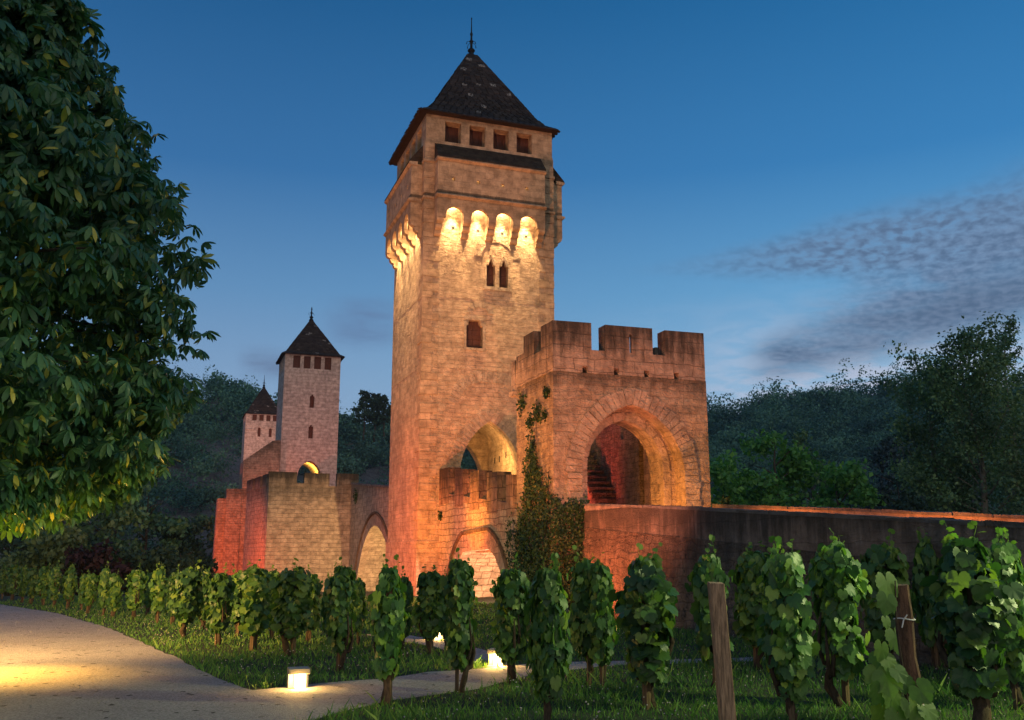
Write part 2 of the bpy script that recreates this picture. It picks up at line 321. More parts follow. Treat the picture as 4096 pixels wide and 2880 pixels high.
M['chestnut'] = leaf_mat('chestnut_leaf', [(0, (0.035, 0.105, 0.053)), (.55, (0.055, 0.149, 0.066)), (.93, (0.094, 0.190, 0.062)), (.97, (0.384, 0.400, 0.071)), (1, (0.503, 0.431, 0.071))], .40, .26, .4)
M['ivy'] = leaf_mat('ivy_leaf', [(0, (0.011, 0.029, 0.008)), (.6, (0.018, 0.046, 0.011)), (1, (0.039, 0.079, 0.018))], .5, .15, .3)
M['grass'] = leaf_mat('grass_blade', [(0, (0.051, 0.130, 0.039)), (.6, (0.085, 0.202, 0.051)), (1, (0.196, 0.295, 0.079))], .6, .35, .2)
M['clover'] = simple('clover_head', (.42, .38, .37), .9, .1)
M['wood_far'] = leaf_mat('hillside_leaf', [(0, (0.049, 0.116, 0.112)), (.6, (0.070, 0.163, 0.133)), (1, (0.097, 0.201, 0.142))], .7, .12, .15, patch=.11)
M['poplar'] = leaf_mat('poplar_leaf', [(0, (0.057, 0.120, 0.067)), (.6, (0.088, 0.170, 0.088)), (1, (0.154, 0.228, 0.104))], .5, .2, .35, patch=.35)
M['elm'] = leaf_mat('elm_leaf', [(0, (0.062, 0.176, 0.056)), (.6, (0.101, 0.269, 0.062)), (1, (0.185, 0.382, 0.079))], .5, .3, .3)
M['cedar'] = leaf_mat('cedar_needle', [(0, (0.031, 0.056, 0.062)), (1, (0.056, 0.087, 0.092))], .7, .1, .2)
M['conifer'] = leaf_mat('conifer_needle', [(0, (0.019, 0.043, 0.025)), (1, (0.043, 0.078, 0.043))], .7, .1, .2)
M['bush'] = leaf_mat('bush_leaf', [(0, (0.069, 0.117, 0.054)), (1, (0.167, 0.225, 0.098))], .6, .25, .2)
M['purple'] = leaf_mat('purple_leaf', [(0, (.022, .012, .018)), (1, (.050, .024, .034))], .6, .2, .2)

# ---------------------------------------------------------------- mesh helpers
class MB:
    def __init__(s): s.v = []; s.f = []
    def add(s, vs, fs):
        o = len(s.v); s.v.extend(tuple(p) for p in vs); s.f.extend(tuple(i + o for i in f) for f in fs); return s
    def box(s, x0, x1, y0, y1, z0, z1):
        return s.add([(x0, y0, z0), (x1, y0, z0), (x1, y1, z0), (x0, y1, z0), (x0, y0, z1), (x1, y0, z1), (x1, y1, z1), (x0, y1, z1)],
                     [(3, 2, 1, 0), (4, 5, 6, 7), (0, 1, 5, 4), (1, 2, 6, 5), (2, 3, 7, 6), (3, 0, 4, 7)])
    def hexa(s, p):  # eight corners: lower ring, upper ring
        return s.add(p, [(3, 2, 1, 0), (4, 5, 6, 7), (0, 1, 5, 4), (1, 2, 6, 5), (2, 3, 7, 6), (3, 0, 4, 7)])
    def prism(s, loops, fn, d0, d1):
        flat = [q for l in loops for q in l]; n = len(flat)
        tris = tessellate_polygon([[Vector((a, b, 0)) for a, b in l] for l in loops])
        vs = [fn(a, b, d0) for a, b in flat] + [fn(a, b, d1) for a, b in flat]
        fs = [t for t in tris] + [(t[2] + n, t[1] + n, t[0] + n) for t in tris]
        o = 0
        for l in loops:
            k = len(l)
            fs += [(o + i, o + (i + 1) % k, o + (i + 1) % k + n, o + i + n) for i in range(k)]
            o += k
        return s.add(vs, fs)
    def tube(s, pts, radii, n=8, cap=True):
        pts = [Vector(p) for p in pts]; rings = []
        vs = []
        for i, p in enumerate(pts):
            d = (pts[min(i + 1, len(pts) - 1)] - pts[max(i - 1, 0)]).normalized()
            a = d.orthogonal().normalized() if i == 0 else (a - d * a.dot(d)).normalized()
            b = d.cross(a)
            for k in range(n):
                th = 2 * math.pi * k / n; vs.append(p + (a * math.cos(th) + b * math.sin(th)) * radii[i])
        fs = [(i * n + k, i * n + (k + 1) % n, (i + 1) * n + (k + 1) % n, (i + 1) * n + k) for i in range(len(pts) - 1) for k in range(n)]
        if cap: fs += [tuple(range(n))[::-1], tuple(range((len(pts) - 1) * n, len(pts) * n))]
        return s.add(vs, fs)
    def lathe(s, prof, c=(0, 0, 0), n=12):
        vs = [(c[0] + r * math.cos(2 * math.pi * k / n), c[1] + r * math.sin(2 * math.pi * k / n), c[2] + z) for r, z in prof for k in range(n)]
        fs = [(i * n + k, i * n + (k + 1) % n, (i + 1) * n + (k + 1) % n, (i + 1) * n + k) for i in range(len(prof) - 1) for k in range(n)]
        return s.add(vs, fs)
    def build(s, name, mat, parent=None, smooth=False, bevel=0.0):
        me = bpy.data.meshes.new(name); me.from_pydata(s.v, [], s.f); me.update()
        bm = bmesh.new(); bm.from_mesh(me); bmesh.ops.recalc_face_normals(bm, faces=bm.faces[:]); bm.to_mesh(me); bm.free()
        me.materials.append(mat)
        if smooth: me.polygons.foreach_set('use_smooth', [True] * len(me.polygons))
        o = bpy.data.objects.new(name, me); COL.objects.link(o)
        if parent: o.parent = parent
        if bevel:
            b = o.modifiers.new('bevel', 'BEVEL'); b.width = bevel; b.segments = 2; b.limit_method = 'ANGLE'
        return o
def mesh_np(name, V, F, mat, parent=None):
    """V (n,3), F (m,k) all faces with k corners."""
    me = bpy.data.meshes.new(name); k = F.shape[1]
    me.vertices.add(len(V)); me.vertices.foreach_set('co', V.astype(np.float32).ravel())
    me.loops.add(F.size); me.loops.foreach_set('vertex_index', F.astype(np.int32).ravel())
    me.polygons.add(len(F)); me.polygons.foreach_set('loop_start', np.arange(0, F.size, k, dtype=np.int32))
    me.update(calc_edges=True); me.validate()
    me.materials.append(mat)
    o = bpy.data.objects.new(name, me); COL.objects.link(o)
    if parent: o.parent = parent
    return o
def scatter(TV, TF, P, side, tip, nrm, scale):
    """Copies of a template (local x=side, y=tip, z=normal) at P."""
    n = len(P); s = np.broadcast_to(np.asarray(scale, float), (n,))[:, None, None]
    B = np.stack([side, tip, nrm], axis=1)                     # n,3(local axis),3(world)
    V = (TV[None] * s) @ B + P[:, None, :]
    F = TF[None] + (np.arange(n) * len(TV))[:, None, None]
    return V.reshape(-1, 3), F.reshape(-1, TF.shape[1])
def unit(a): return a / np.maximum(np.linalg.norm(a, axis=-1, keepdims=True), 1e-9)
def frames(tip, nrm):
    tip = unit(tip); nrm = unit(nrm - tip * (nrm * tip).sum(-1, keepdims=True)); return np.cross(tip, nrm), tip, nrm
def thing(name, label, cat, loc=(0, 0, 0), rotz=0.0, group=None):
    o = bpy.data.objects.new(name, None); COL.objects.link(o); o.location = loc; o.rotation_euler = (0, 0, rotz); o.empty_display_size = .2
    o['label'] = label; o['category'] = cat
    if group: o['group'] = group
    return o
def bthing(name, label, cat, group=None): return thing(name, label, cat, BO, BAZ, group)
def tag(o, label=None, cat=None, group=None, kind=None):
    for k, v in (('label', label), ('category', cat), ('group', group), ('kind', kind)):
        if v: o[k] = v
    return o
def copy_tree(o, parent=None):
    c = o.copy(); COL.objects.link(c)
    if parent: c.parent = parent
    for ch in [x for x in o.children]: copy_tree(ch, c)
    return c
FRONT = lambda a, b, d: (a, d, b)      # (t, z) outline pushed along s
SIDE = lambda a, b, d: (d, a, b)       # (s, z) outline pushed along t
def pointed(l, r, zs, za, n=12, ap=None):
    """Pointed arch from (l,zs) over the apex to (r,zs); circular flanks."""
    c = (l + r) / 2 if ap is None else ap
    def half(x0):
        w = abs(c - x0); h = za - zs; sg = 1 if c > x0 else -1
        rad = (w * w + h * h) / (2 * w); a1 = math.asin(min(1, h / rad))
        if h > rad: a1 = math.pi - a1
        return [(x0 + sg * rad * (1 - math.cos(a1 * i / n)), zs + rad * math.sin(a1 * i / n)) for i in range(n + 1)]
    L = half(l); Rr = half(r); return L + Rr[::-1][1:]
def ring_blocks(mb, inner, th, fn, d0, d1, nb, rnd, grow=.012, gap=.008):
    """Voussoirs along an arch line; each a block of its own, joints radial."""
    P = [Vector((a, b)) for a, b in inner]
    L = [0]
    for i in range(1, len(P)): L.append(L[-1] + (P[i] - P[i - 1]).length)
    def at(u):
        u = max(0, min(L[-1], u)); i = 1
        while i < len(L) - 1 and L[i] < u: i += 1
        f = (u - L[i - 1]) / max(1e-6, L[i] - L[i - 1]); p = P[i - 1].lerp(P[i], f)
        t = (P[min(i, len(P) - 1)] - P[i - 1]).normalized(); return p, Vector((-t.y, t.x))
    for k in range(nb):
        u0, u1 = L[-1] * k / nb + gap, L[-1] * (k + 1) / nb - gap
        (p0, n0), (p1, n1) = at(u0), at(u1)
        tt = th * rnd.uniform(.9, 1.08); e = rnd.uniform(0, .018)
        q = [p0 - n0 * grow, p1 - n1 * grow, p1 + n1 * tt, p0 + n0 * tt]
        mb.hexa([fn(a.x, a.y, d0 - e) for a in q] + [fn(a.x, a.y, d1) for a in q])
    return mb

# ---------------------------------------------------------------- towers
def tiled_roof(parent, cx, cy, prof, mat, ratio=1.0, tile=.26, seed=1):
    """Four-sided roof of overlapping stone tiles. prof: (half width, z) from eaves to top."""
    rnd = random.Random(seed); mb = MB()
    pts = []
    for (a, za), (b, zb) in zip(prof[:-1], prof[1:]):
        n = max(2, int(math.hypot(a - b, zb - za) / .16))
        pts += [(a + (b - a) * i / n, za + (zb - za) * i / n) for i in range(n)]
    pts.append(prof[-1])
    core = [(cx + sx * h * 1.0, cy + sy * h * ratio, z - .03) for h, z in (pts[0], pts[len(pts) // 3], pts[-1]) for sx, sy in ((-1, -1), (1, -1), (1, 1), (-1, 1))]
    vs = [(cx + sx * (h - .02), cy + sy * (h * ratio - .02), z - .02) for h, z in pts for sx, sy in ((-1, -1), (1, -1), (1, 1), (-1, 1))]
    fs = [(i * 4 + k, i * 4 + (k + 1) % 4, (i + 1) * 4 + (k + 1) % 4, (i + 1) * 4 + k) for i in range(len(pts) - 1) for k in range(4)]
    mb.add(vs, fs + [(0, 1, 2, 3), tuple(range(len(vs) - 4, len(vs)))])
    for i in range(len(pts) - 1):
        (h0, z0), (h1, z1) = pts[i], pts[i + 1]; hx0, hy0, hx1, hy1 = h0, h0 * ratio, h1, h1 * ratio
        for side in range(4):
            w0, w1 = (hx0, hx1) if side % 2 == 0 else (hy0, hy1)
            n = max(1, int(2 * w0 / tile)); off = rnd.random() * .5
            for k in range(-1, n + 1):
                a, b = (k + off) / n, (k + off + 1) / n; a, b = max(a, 0.0), min(b, 1.0)
                if b - a < .02 or rnd.random() < .006: continue
                lift = rnd.uniform(.012, .045); tz = rnd.uniform(-.012, .012)
                def P(f, w, ho, z):
                    x = -w + 2 * w * f
                    d = {0: (x, -ho), 1: (ho, x), 2: (-x, ho), 3: (-ho, -x)}[side]; return (cx + d[0], cy + d[1], z)
                g = .012
                o0, o1 = (hy0, hy1) if side % 2 == 0 else (hx0, hx1)
                q = [P(a + g, w0, o0 + lift, z0 + tz), P(b - g, w0, o0 + lift, z0 + tz), P(b, w1, o1 + .004, z1 + .02), P(a, w1, o1 + .004, z1 + .02)]
                r = [(x, y, z - .035) for x, y, z in q]
                mb.hexa(r + q)
    return mb.build('roof', mat, parent)
def finial(roof, cx, cy, z, h, sc=1.0):
    mb = MB().lathe([(.20 * sc, 0), (.17 * sc, .10), (.09 * sc, .22), (.13 * sc, .27), (.17 * sc, .33), (.13 * sc, .40), (.06 * sc, .45), (.055 * sc, .70), (.10 * sc, .78), (.05 * sc, .84),
                     (.038 * sc, 1.1), (.055 * sc, 1.16), (.03 * sc, 1.22), (.018 * sc, h - .12), (.035 * sc, h - .08), (.0, h)], (cx, cy, z), 10)
    for k in range(4):
        a = k * math.pi / 2 + .4; d = Vector((math.cos(a), math.sin(a), 0)); c = Vector((cx, cy, z))
        mb.tube([c + Vector((0, 0, .66)), c + d * .14 * sc + Vector((0, 0, .74)), c + d * .24 * sc + Vector((0, 0, .68)), c + d * .27 * sc + Vector((0, 0, .56))], [.014, .012, .01, .022], 5)
        mb.tube([c + Vector((0, 0, 1.05)), c + d * .08 * sc + Vector((0, 0, 1.12))], [.012, .018], 5)
    mb.build('finial', M['iron'], roof, True)
def top_storey(parent, x0, x1, y0, y1, z0, zw, z1, wins, inset, mat, shutter_low=.0):
    """Open look-out storey: corner piers, piers between windows, lintel band. wins: per side list of (a,b) in side coordinates."""
    mb = MB()
    th = .62
    for side, ws in wins.items():
        lo, hi = (x0, x1) if side in 'fb' else (y0 + th, y1 - th)
        edges = [lo] + [e for w in ws for e in w] + [hi]
        for a, b in zip(edges[0::2], edges[1::2]):
            if side == 'f': mb.box(a, b, y0, y0 + th, z0, zw)
            if side == 'b': mb.box(a, b, y1 - th, y1, z0, zw)
            if side == 'l': mb.box(x0, x0 + th, a, b, z0, zw)
            if side == 'r': mb.box(x1 - th, x1, a, b, z0, zw)
    mb.box(x0 + .002, x1 - .002, y0 + .002, y1 - .002, zw, z1)
    mb.build('lookout_storey', mat, parent)
    for side, ws in wins.items():
        for a, b in ws:
            w = MB()
            d0, d1 = inset, inset + .05; m = .0
            z_a = z0 + shutter_low * (zw - z0)
            n = 5
            for k in range(n):
                p, q = a + (b - a) * k / n + .003, a + (b - a) * (k + 1) / n - .003; j = .012 * (k % 2)
                if side == 'f': w.box(p, q, y0 + d0 + j, y0 + d1, z_a, zw)
                if side == 'b': w.box(p, q, y1 - d1, y1 - d0 - j, z_a, zw)
                if side == 'l': w.box(x0 + d0 + j, x0 + d1, p, q, z_a, zw)
                if side == 'r': w.box(x1 - d1, x1 - d0 - j, p, q, z_a, zw)
            w.build('shutter', M['wood'], parent)

def build_main_tower():
    T = bthing('main_tower', 'tall square limestone tower with tiled pyramid roof and four glowing machicolation arches', 'tower')
    x0, x1, y0, y1 = -2.65, 2.65, 0.0, 5.1
    arch = pointed(-1.14, 1.27, 4.3, 6.35, 12, .04)
    # core with the passage, then a facing with the window openings
    foot = MB().box(x0 - .06, x1 + .06, y0 - .05, y1 + .05, -6, 1.9).build('tower_base', M['tower'], T)
    mb = MB()
    out = [(x0, 1.9), (-1.14, 1.9)] + arch + [(1.27, 1.9), (x1, 1.9), (x1, 17.3), (x0, 17.3)]
    room = [(x0, 1.9), (-1.22, 1.9)] + pointed(-1.22, 1.46, 5.6, 6.85, 10, .1) + [(1.46, 1.9), (x1, 1.9), (x1, 17.3), (x0, 17.3)]
    mb.prism([room], FRONT, .55, 4.6); mb.prism([out], FRONT, 4.6, y1)
    lanL = [(-.14, 11.58), (.22, 11.58)] + [(.22, 12.45), (.17, 12.65), (.04, 12.86), (-.09, 12.65), (-.14, 12.45)]
    lanR = [(.39, 11.58), (.75, 11.58)] + [(.75, 12.45), (.70, 12.65), (.565, 12.86), (.44, 12.65), (.39, 12.45)]
    big = [(-.93, 9.11), (-.28, 9.11), (-.28, 9.95), (-.36, 10.02), (-.40, 10.18), (-.81, 10.18), (-.85, 10.02), (-.93, 9.95)]
    mb.prism([out, lanL, lanR, big], FRONT, y0, .55)
    mb.build('wall', M['tower'], T)
    for sy, sz in ((1.5, 5.25), (2.2, 5.2), (3.0, 5.1), (3.6, 5.1), (4.2, 5.9)): MB().box(1.45, 1.47, sy, sy + .09, sz, sz + .24).build('painted_putlog_hole', M['darkgap'], T)  # near-black plates on the wall carry the shade of small openings
    # slightly proud ledges that catch the light, and corner quoins
    rnd = random.Random(3)
    for z in (11.03, 8.28): 
        n = 26; q = MB()
        for i in range(n):
            a, b = x0 + .1 + (x1 - x0 - .2) * i / n, x0 + .1 + (x1 - x0 - .2) * (i + 1) / n - .004
            h = rnd.uniform(-.02, .02); q.box(a, b, -.003 - rnd.random() * .009, .05, z - .03 + h, z + .012 + h)
        q.build('ledge', M['tower'], T); q = MB()
        for i in range(24):
            a, b = .1 + 4.9 * i / 24, .1 + 4.9 * (i + 1) / 24 - .004; h = rnd.uniform(-.02, .02)
            q.box(x0 - .002 - rnd.random() * .006, x0 + .05, a, b, z - .03 + h, z + .012 + h)
        q.build('ledge', M['tower'], T)
    qn = MB(); qr = MB(); z = 2.0; k = 0
    while z < 17.2:
        h = rnd.uniform(.24, .36); w = .62 if k % 2 else .36; e = rnd.uniform(.008, .050)
        qn.box(x0 - e, x0 + w, y0 - e, y0 + (.98 - w), z, min(z + h - .012, 17.28)); qr.box(x1 - w, x1 + e, y0 - e, y0 + (.98 - w), z, min(z + h - .012, 17.28))
        z += h; k += 1
    qn.build('quoin_strip', M['tower_top'], T); qr.build('quoin_strip', M['tower_top'], T)
    rg = MB(); ring_blocks(rg, [(-1.14, 3.2)] + arch + [(1.27, 3.2)], .50, FRONT, -.022, .30, 46, rnd, gap=.008)
    rg.build('arch_ring', M['ring'], T)
    bl = MB(); ring_blocks(bl, pointed(-1.25, 1.28, 6.75, 7.83, 10, .02)[1:-1], .40, FRONT, -.014, .1, 17, rnd)
    bl.build('blind_arch', M['ring'], T)
    rl = MB(); ring_blocks(rl, pointed(-.72, -.05, 10.45, 10.72, 6), .22, FRONT, -.016, .1, 7, rnd); rl.build('relieving_arch', M['ring'], T); rl = MB(); ring_blocks(rl, pointed(-.35, .95, 12.75, 13.4, 8), .3, FRONT, -.016, .1, 11, rnd)
    rl.build('relieving_arch', M['ring'], T)
    # twin lancet window
    fr = MB()
    fr.box(-.21, -.14, -.03, .2, 11.5, 12.45).box(.75, .82, -.03, .2, 11.5, 12.45).box(-.26, .88, -.045, .22, 11.44, 11.575)
    ring_blocks(fr, lanL[2:], .09, FRONT, -.03, .12, 5, rnd, .0, .0); ring_blocks(fr, lanR[2:], .09, FRONT, -.03, .12, 5, rnd, .0, .0)
    w = fr.build('twin_window', M['ring'], T)
    MB().lathe([(.07, 0), (.075, .05), (.045, .1), (.04, .62), (.055, .68), (.07, .74), (.085, .86)], (.305, .08, 11.58), 10).build('column', M['ring'], w)
    for lx in (-.13, .40):
        s = MB()
        for i in range(5): s.box(lx, lx + .34, .22 + .008 * (i % 2), .26, 11.58 + .26 * i + .004, 11.58 + .26 * (i + 1) - .004)
        s.build('shutter', M['wood'], w)
    fr = MB().box(-1.03, -.93, -.03, .2, 9.0, 10.12).box(-.28, -.18, -.03, .2, 9.0, 10.12).box(-1.03, -.18, -.03, .2, 10.19, 10.33).box(-1.03, -.18, -.04, .2, 9.0, 9.1)
    fr.box(-.93, -.86, -.025, .2, 9.98, 10.185).box(-.35, -.28, -.025, .2, 9.98, 10.185)
    w = fr.build('square_window', M['ring'], T)
    for lx in (-.92, -.60):
        s = MB()
        for i in range(6): s.box(lx, lx + .31, .22 + .008 * (i % 2), .26, 9.11 + .18 * i + .003, 9.11 + .18 * (i + 1) - .003)
        s.build('shutter', M['wood'], w)
    # machicolation galleries on all four sides
    def gallery(fn, a0, a1, c, r, name='machicolation_gallery'):
        """fn maps (along, up, out) to local space; c = bay centres."""
        mb = MB(); f = lambda a, b, d: fn(a, b, d)
        line = [(a0, 13.95)]
        for cc in c:
            line += [(cc + r * math.cos(math.pi - th), 14.08 + r * 1.06 * math.sin(math.pi - th)) for th in [0] + [math.pi * i / 12 for i in range(13)] + [math.pi]][1:-1]
        low = []
        for cc in c: low += [(cc - r, 13.98)] + [(cc - r * math.cos(math.pi * i / 12), 14.08 + r * 1.06 * math.sin(math.pi * i / 12)) for i in range(13)] + [(cc + r, 13.98)]
        out = [(a0, 13.98)] + low + [(a1, 13.98), (a1, 16.32), (a0, 16.32)]
        holes = [[(cc - .08 - .06, 15.50), (cc - .08 + .06, 15.50), (cc - .08 + .06, 15.64), (cc - .08 - .06, 15.64)] for cc in c]
        mb.prism([out] + holes, f, .44, .60)
        for a, b in ((a0, a0 + .16), (a1 - .16, a1)):
            mb.prism([[(a, 13.98), (b, 13.98), (b, 16.32), (a, 16.32)]], f, 0, .44)
        g = mb.build(name, M['tower_top'], T)
        cor = [a0] + [(c[i] + c[i + 1]) / 2 for i in range(3)] + [a1]
        for i, a in enumerate(cor):
            w = (c[1] - c[0]) / 2 - r
            la, lb = (a, a + w + .10) if i == 0 else ((a - w - .10, a) if i == 4 else (a - w, a + w))
            k = MB()
            for zz0, zz1, o in ((13.76, 13.975, .58), (13.55, 13.765, .39), (13.36, 13.555, .20)):
                prof = [(0, zz1), (0, zz0), (o * .35, zz0), (o * .72, zz0 + .03), (o * .93, zz0 + .09), (o, zz0 + .16), (o, zz1)]
                k.prism([prof], lambda p, q2, d: fn(d, q2, p), la, lb)
            # web that carries the corbel up between the bays
            if 0 < i < 4: k.prism([[(0.0, 13.97), (.33, 13.97), (.33, 14.5), (0.0, 14.5)]], lambda p, q2, d: fn(d, q2, p), la + .02, lb - .02)
            k.build('corbel', M['tower_top'], g)
        for zz in (14.86, 16.34):
            s = MB()
            for j in range(9):
                a, b = a0 - .05 + (a1 - a0 + .1) * j / 9, a0 - .05 + (a1 - a0 + .1) * (j + 1) / 9 - .006
                s.prism([[(.3, zz - .075), (.62, zz - .075), (.74, zz + .0), (.70, zz + .06), (.3, zz + .075)]], lambda p, q2, d: fn(d, q2, p), a, b)
            s.build('string_course', M['tower_top'], g)
        MB().prism([[(.02, 16.42), (.74, 16.40), (.70, 16.47), (.02, 17.16)]], lambda p, q2, d: fn(d, q2, p), a0 - .02, a1 + .02).build('weathering_slope', M['weather'], g)
        return g
    ct = [-1.575, -.57, .43, 1.43]; cs = [1.0, 2.05, 3.1, 4.15]
    gallery(lambda a, b, d: (a, y0 - d * .86, b), -2.28, 2.12, ct, .355)
    gallery(lambda a, b, d: (x0 - d * .8, a, b), .30, 4.82, cs, .37)
    gallery(lambda a, b, d: (x1 + d * .9, a, b), .30, 4.82, cs, .37)
    gallery(lambda a, b, d: (a, y1 + d, b), -2.28, 2.12, ct, .355)
    for zz in (14.90, 16.40):
        for a_, b_ in ((x0 - .08, -2.30), (2.15, x1 + .08)): MB().box(a_, b_, y0 - .08, y0 + .27, zz - .05, zz + .05).build('corner_moulding', M['tower_top'], T)
    for t in ct: MB().box(t + .02, t + .13, -.004, .02, 13.73, 13.83).build('painted_putlog_hole', M['darkgap'], T)  # flat dark plate, the shade of each hole put into its colour
    wf = [(-1.88, -1.22), (-.88, -.22), (.12, .78), (1.11, 1.77)]; wsd = [(.72, 1.42), (1.75, 2.45), (2.78, 3.48), (3.8, 4.42)]
    top_storey(T, x0, x1, y0, y1, 17.3, 18.15, 18.42, {'f': wf, 'b': wf, 'l': wsd, 'r': wsd}, .42, M['tower_top'], .22)
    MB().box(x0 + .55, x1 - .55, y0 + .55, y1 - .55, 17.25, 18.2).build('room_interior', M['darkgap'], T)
    rf = tiled_roof(T, -.06, 2.55, [(2.95, 18.40), (2.52, 18.68), (2.18, 19.12), (1.7, 20.0), (.22, 22.62)], M['roof'], .97, seed=5)
    MB().box(-2.9, 2.84, -.30, 5.38, 18.36, 18.40).build('eaves_board', M['darkwood'], rf)
    finial(rf, -.06, 2.55, 22.58, 1.95, 1.0)
    return T

def build_gatehouse():
    G = bthing('gatehouse', 'battlemented stone gatehouse with a wide pointed arch in front of the main tower', 'gatehouse')
    x0, x1, y0, y1 = -1.80, 2.80, -10.8, -8.0
    rnd = random.Random(11)
    o = pointed(-1.03, 2.02, 3.55, 5.42, 14, .45); i = pointed(-.66, 1.64, 3.75, 5.06, 12, .46)
    mb = MB()
    mb.prism([[(x0, 1.8), (-1.03, 1.8)] + o + [(2.02, 1.8), (x1, 1.8), (x1, 6.19), (x0, 6.19)]], FRONT, y0, y0 + .5)
    mb.build('front_wall', M['gate'], G)
    mb = MB().prism([[(x0 + .02, 1.8), (-.66, 1.8)] + i + [(1.64, 1.8), (x1 - .02, 1.8), (x1 - .02, 6.18), (x0 + .02, 6.18)]], FRONT, y0 + .5, y0 + 1.25)
    mb.build('inner_arch', M['gate'], G)
    for a_, b_ in ((x0, x0 + .55), (x1 - .55, x1)): MB().box(a_, b_, y0 + 1.25, y1, 1.8, 6.19).build('side_wall', M['gate'], G)
    MB().box(x0 - .02, x1 + .02, y0 - .02, y1 + .1, -2, 1.8).build('base_wall', M['gate'], G)
    rg = MB(); ring_blocks(rg, [(-1.03, 2.4)] + o + [(2.02, 2.4)], .44, FRONT, y0 - .03, y0 + .25, 46, rnd, gap=.009); rg.build('arch_ring', M['ring'], G)
    rg = MB(); ring_blocks(rg, [(-.66, 2.0)] + i + [(1.64, 2.0)], .22, FRONT, y0 + .48, y0 + .7, 22, rnd); rg.build('arch_ring', M['ring'], G)
    # parapet with merlons, square drain holes and an arrow slit
    zt, zc = 7.56, 6.83
    def hole(c, w=.15): return [(c - w / 2, 6.195), (c - w / 2, 6.37), (c + w / 2, 6.37), (c + w / 2, 6.195)]
    line = [(x0, 6.195)]
    for c in (-.88, .04, .95, 1.87): line += hole(c)
    line += [(x1 - .02, 6.195), (x1 - .02, zt), (1.55, zt - .01), (1.55, zc), (1.16, zc), (1.16, zt + .01), (-.27, zt), (-.27, zc), (-.68, zc), (-.68, zt + .015), (x0, zt)]
    mb = MB().prism([line, [(.46, 6.83), (.52, 6.83), (.52, 7.34), (.46, 7.34)]], FRONT, y0 - .012, y0 + .09)
    mb.prism([line, [(.44, 6.80), (.86, 6.80), (.86, 7.37), (.44, 7.37)]], FRONT, y0 + .09, y0 + .42)
    mb.prism([[(y0 + .42, 6.195), (y1, 6.195), (y1, 7.1), (-8.62, 7.1), (-8.62, 7.58), (-9.44, 7.57), (-9.44, 6.9), (-9.97, 6.9), (-9.97, zt + .01), (y0 + .42, zt)]], SIDE, x0 - .012, x0 + .4)
    mb.prism([[(y0 + .42, 6.195), (y1, 6.195), (y1, 7.56), (-8.7, 7.56), (-8.7, 6.9), (-9.2, 6.9), (-9.2, 7.56), (y0 + .42, 7.56)]], SIDE, x1 - .42, x1 - .02)
    mb.build('parapet', M['gate_par'], G)
    MB().box(x0 + .4, x1 - .42, y0 + .42, y1, 6.0, 6.17).build('wall_walk', M['deck'], G)
    MB().box(x0 - .14, x0 + .2, y1 - .05, y1 + .25, 5.95, 6.08).box(x0 - .06, x0 + .3, y1, y1 + .28, 6.08, 7.0).build('bracket_stone', M['gate_par'], G)
    # court behind: side wall with the stair to the tower and the stair up to the wall walk
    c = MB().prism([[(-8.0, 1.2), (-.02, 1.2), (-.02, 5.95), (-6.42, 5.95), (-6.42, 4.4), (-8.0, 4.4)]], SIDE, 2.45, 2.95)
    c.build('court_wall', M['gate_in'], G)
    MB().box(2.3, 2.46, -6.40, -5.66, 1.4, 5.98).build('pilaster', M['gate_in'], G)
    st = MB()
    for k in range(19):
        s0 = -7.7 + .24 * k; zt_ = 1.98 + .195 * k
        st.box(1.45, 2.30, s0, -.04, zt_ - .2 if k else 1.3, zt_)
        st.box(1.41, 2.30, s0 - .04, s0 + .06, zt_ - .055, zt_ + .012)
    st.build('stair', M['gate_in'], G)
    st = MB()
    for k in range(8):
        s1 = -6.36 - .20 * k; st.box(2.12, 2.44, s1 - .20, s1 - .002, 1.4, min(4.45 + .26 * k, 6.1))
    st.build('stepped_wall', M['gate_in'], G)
    return G

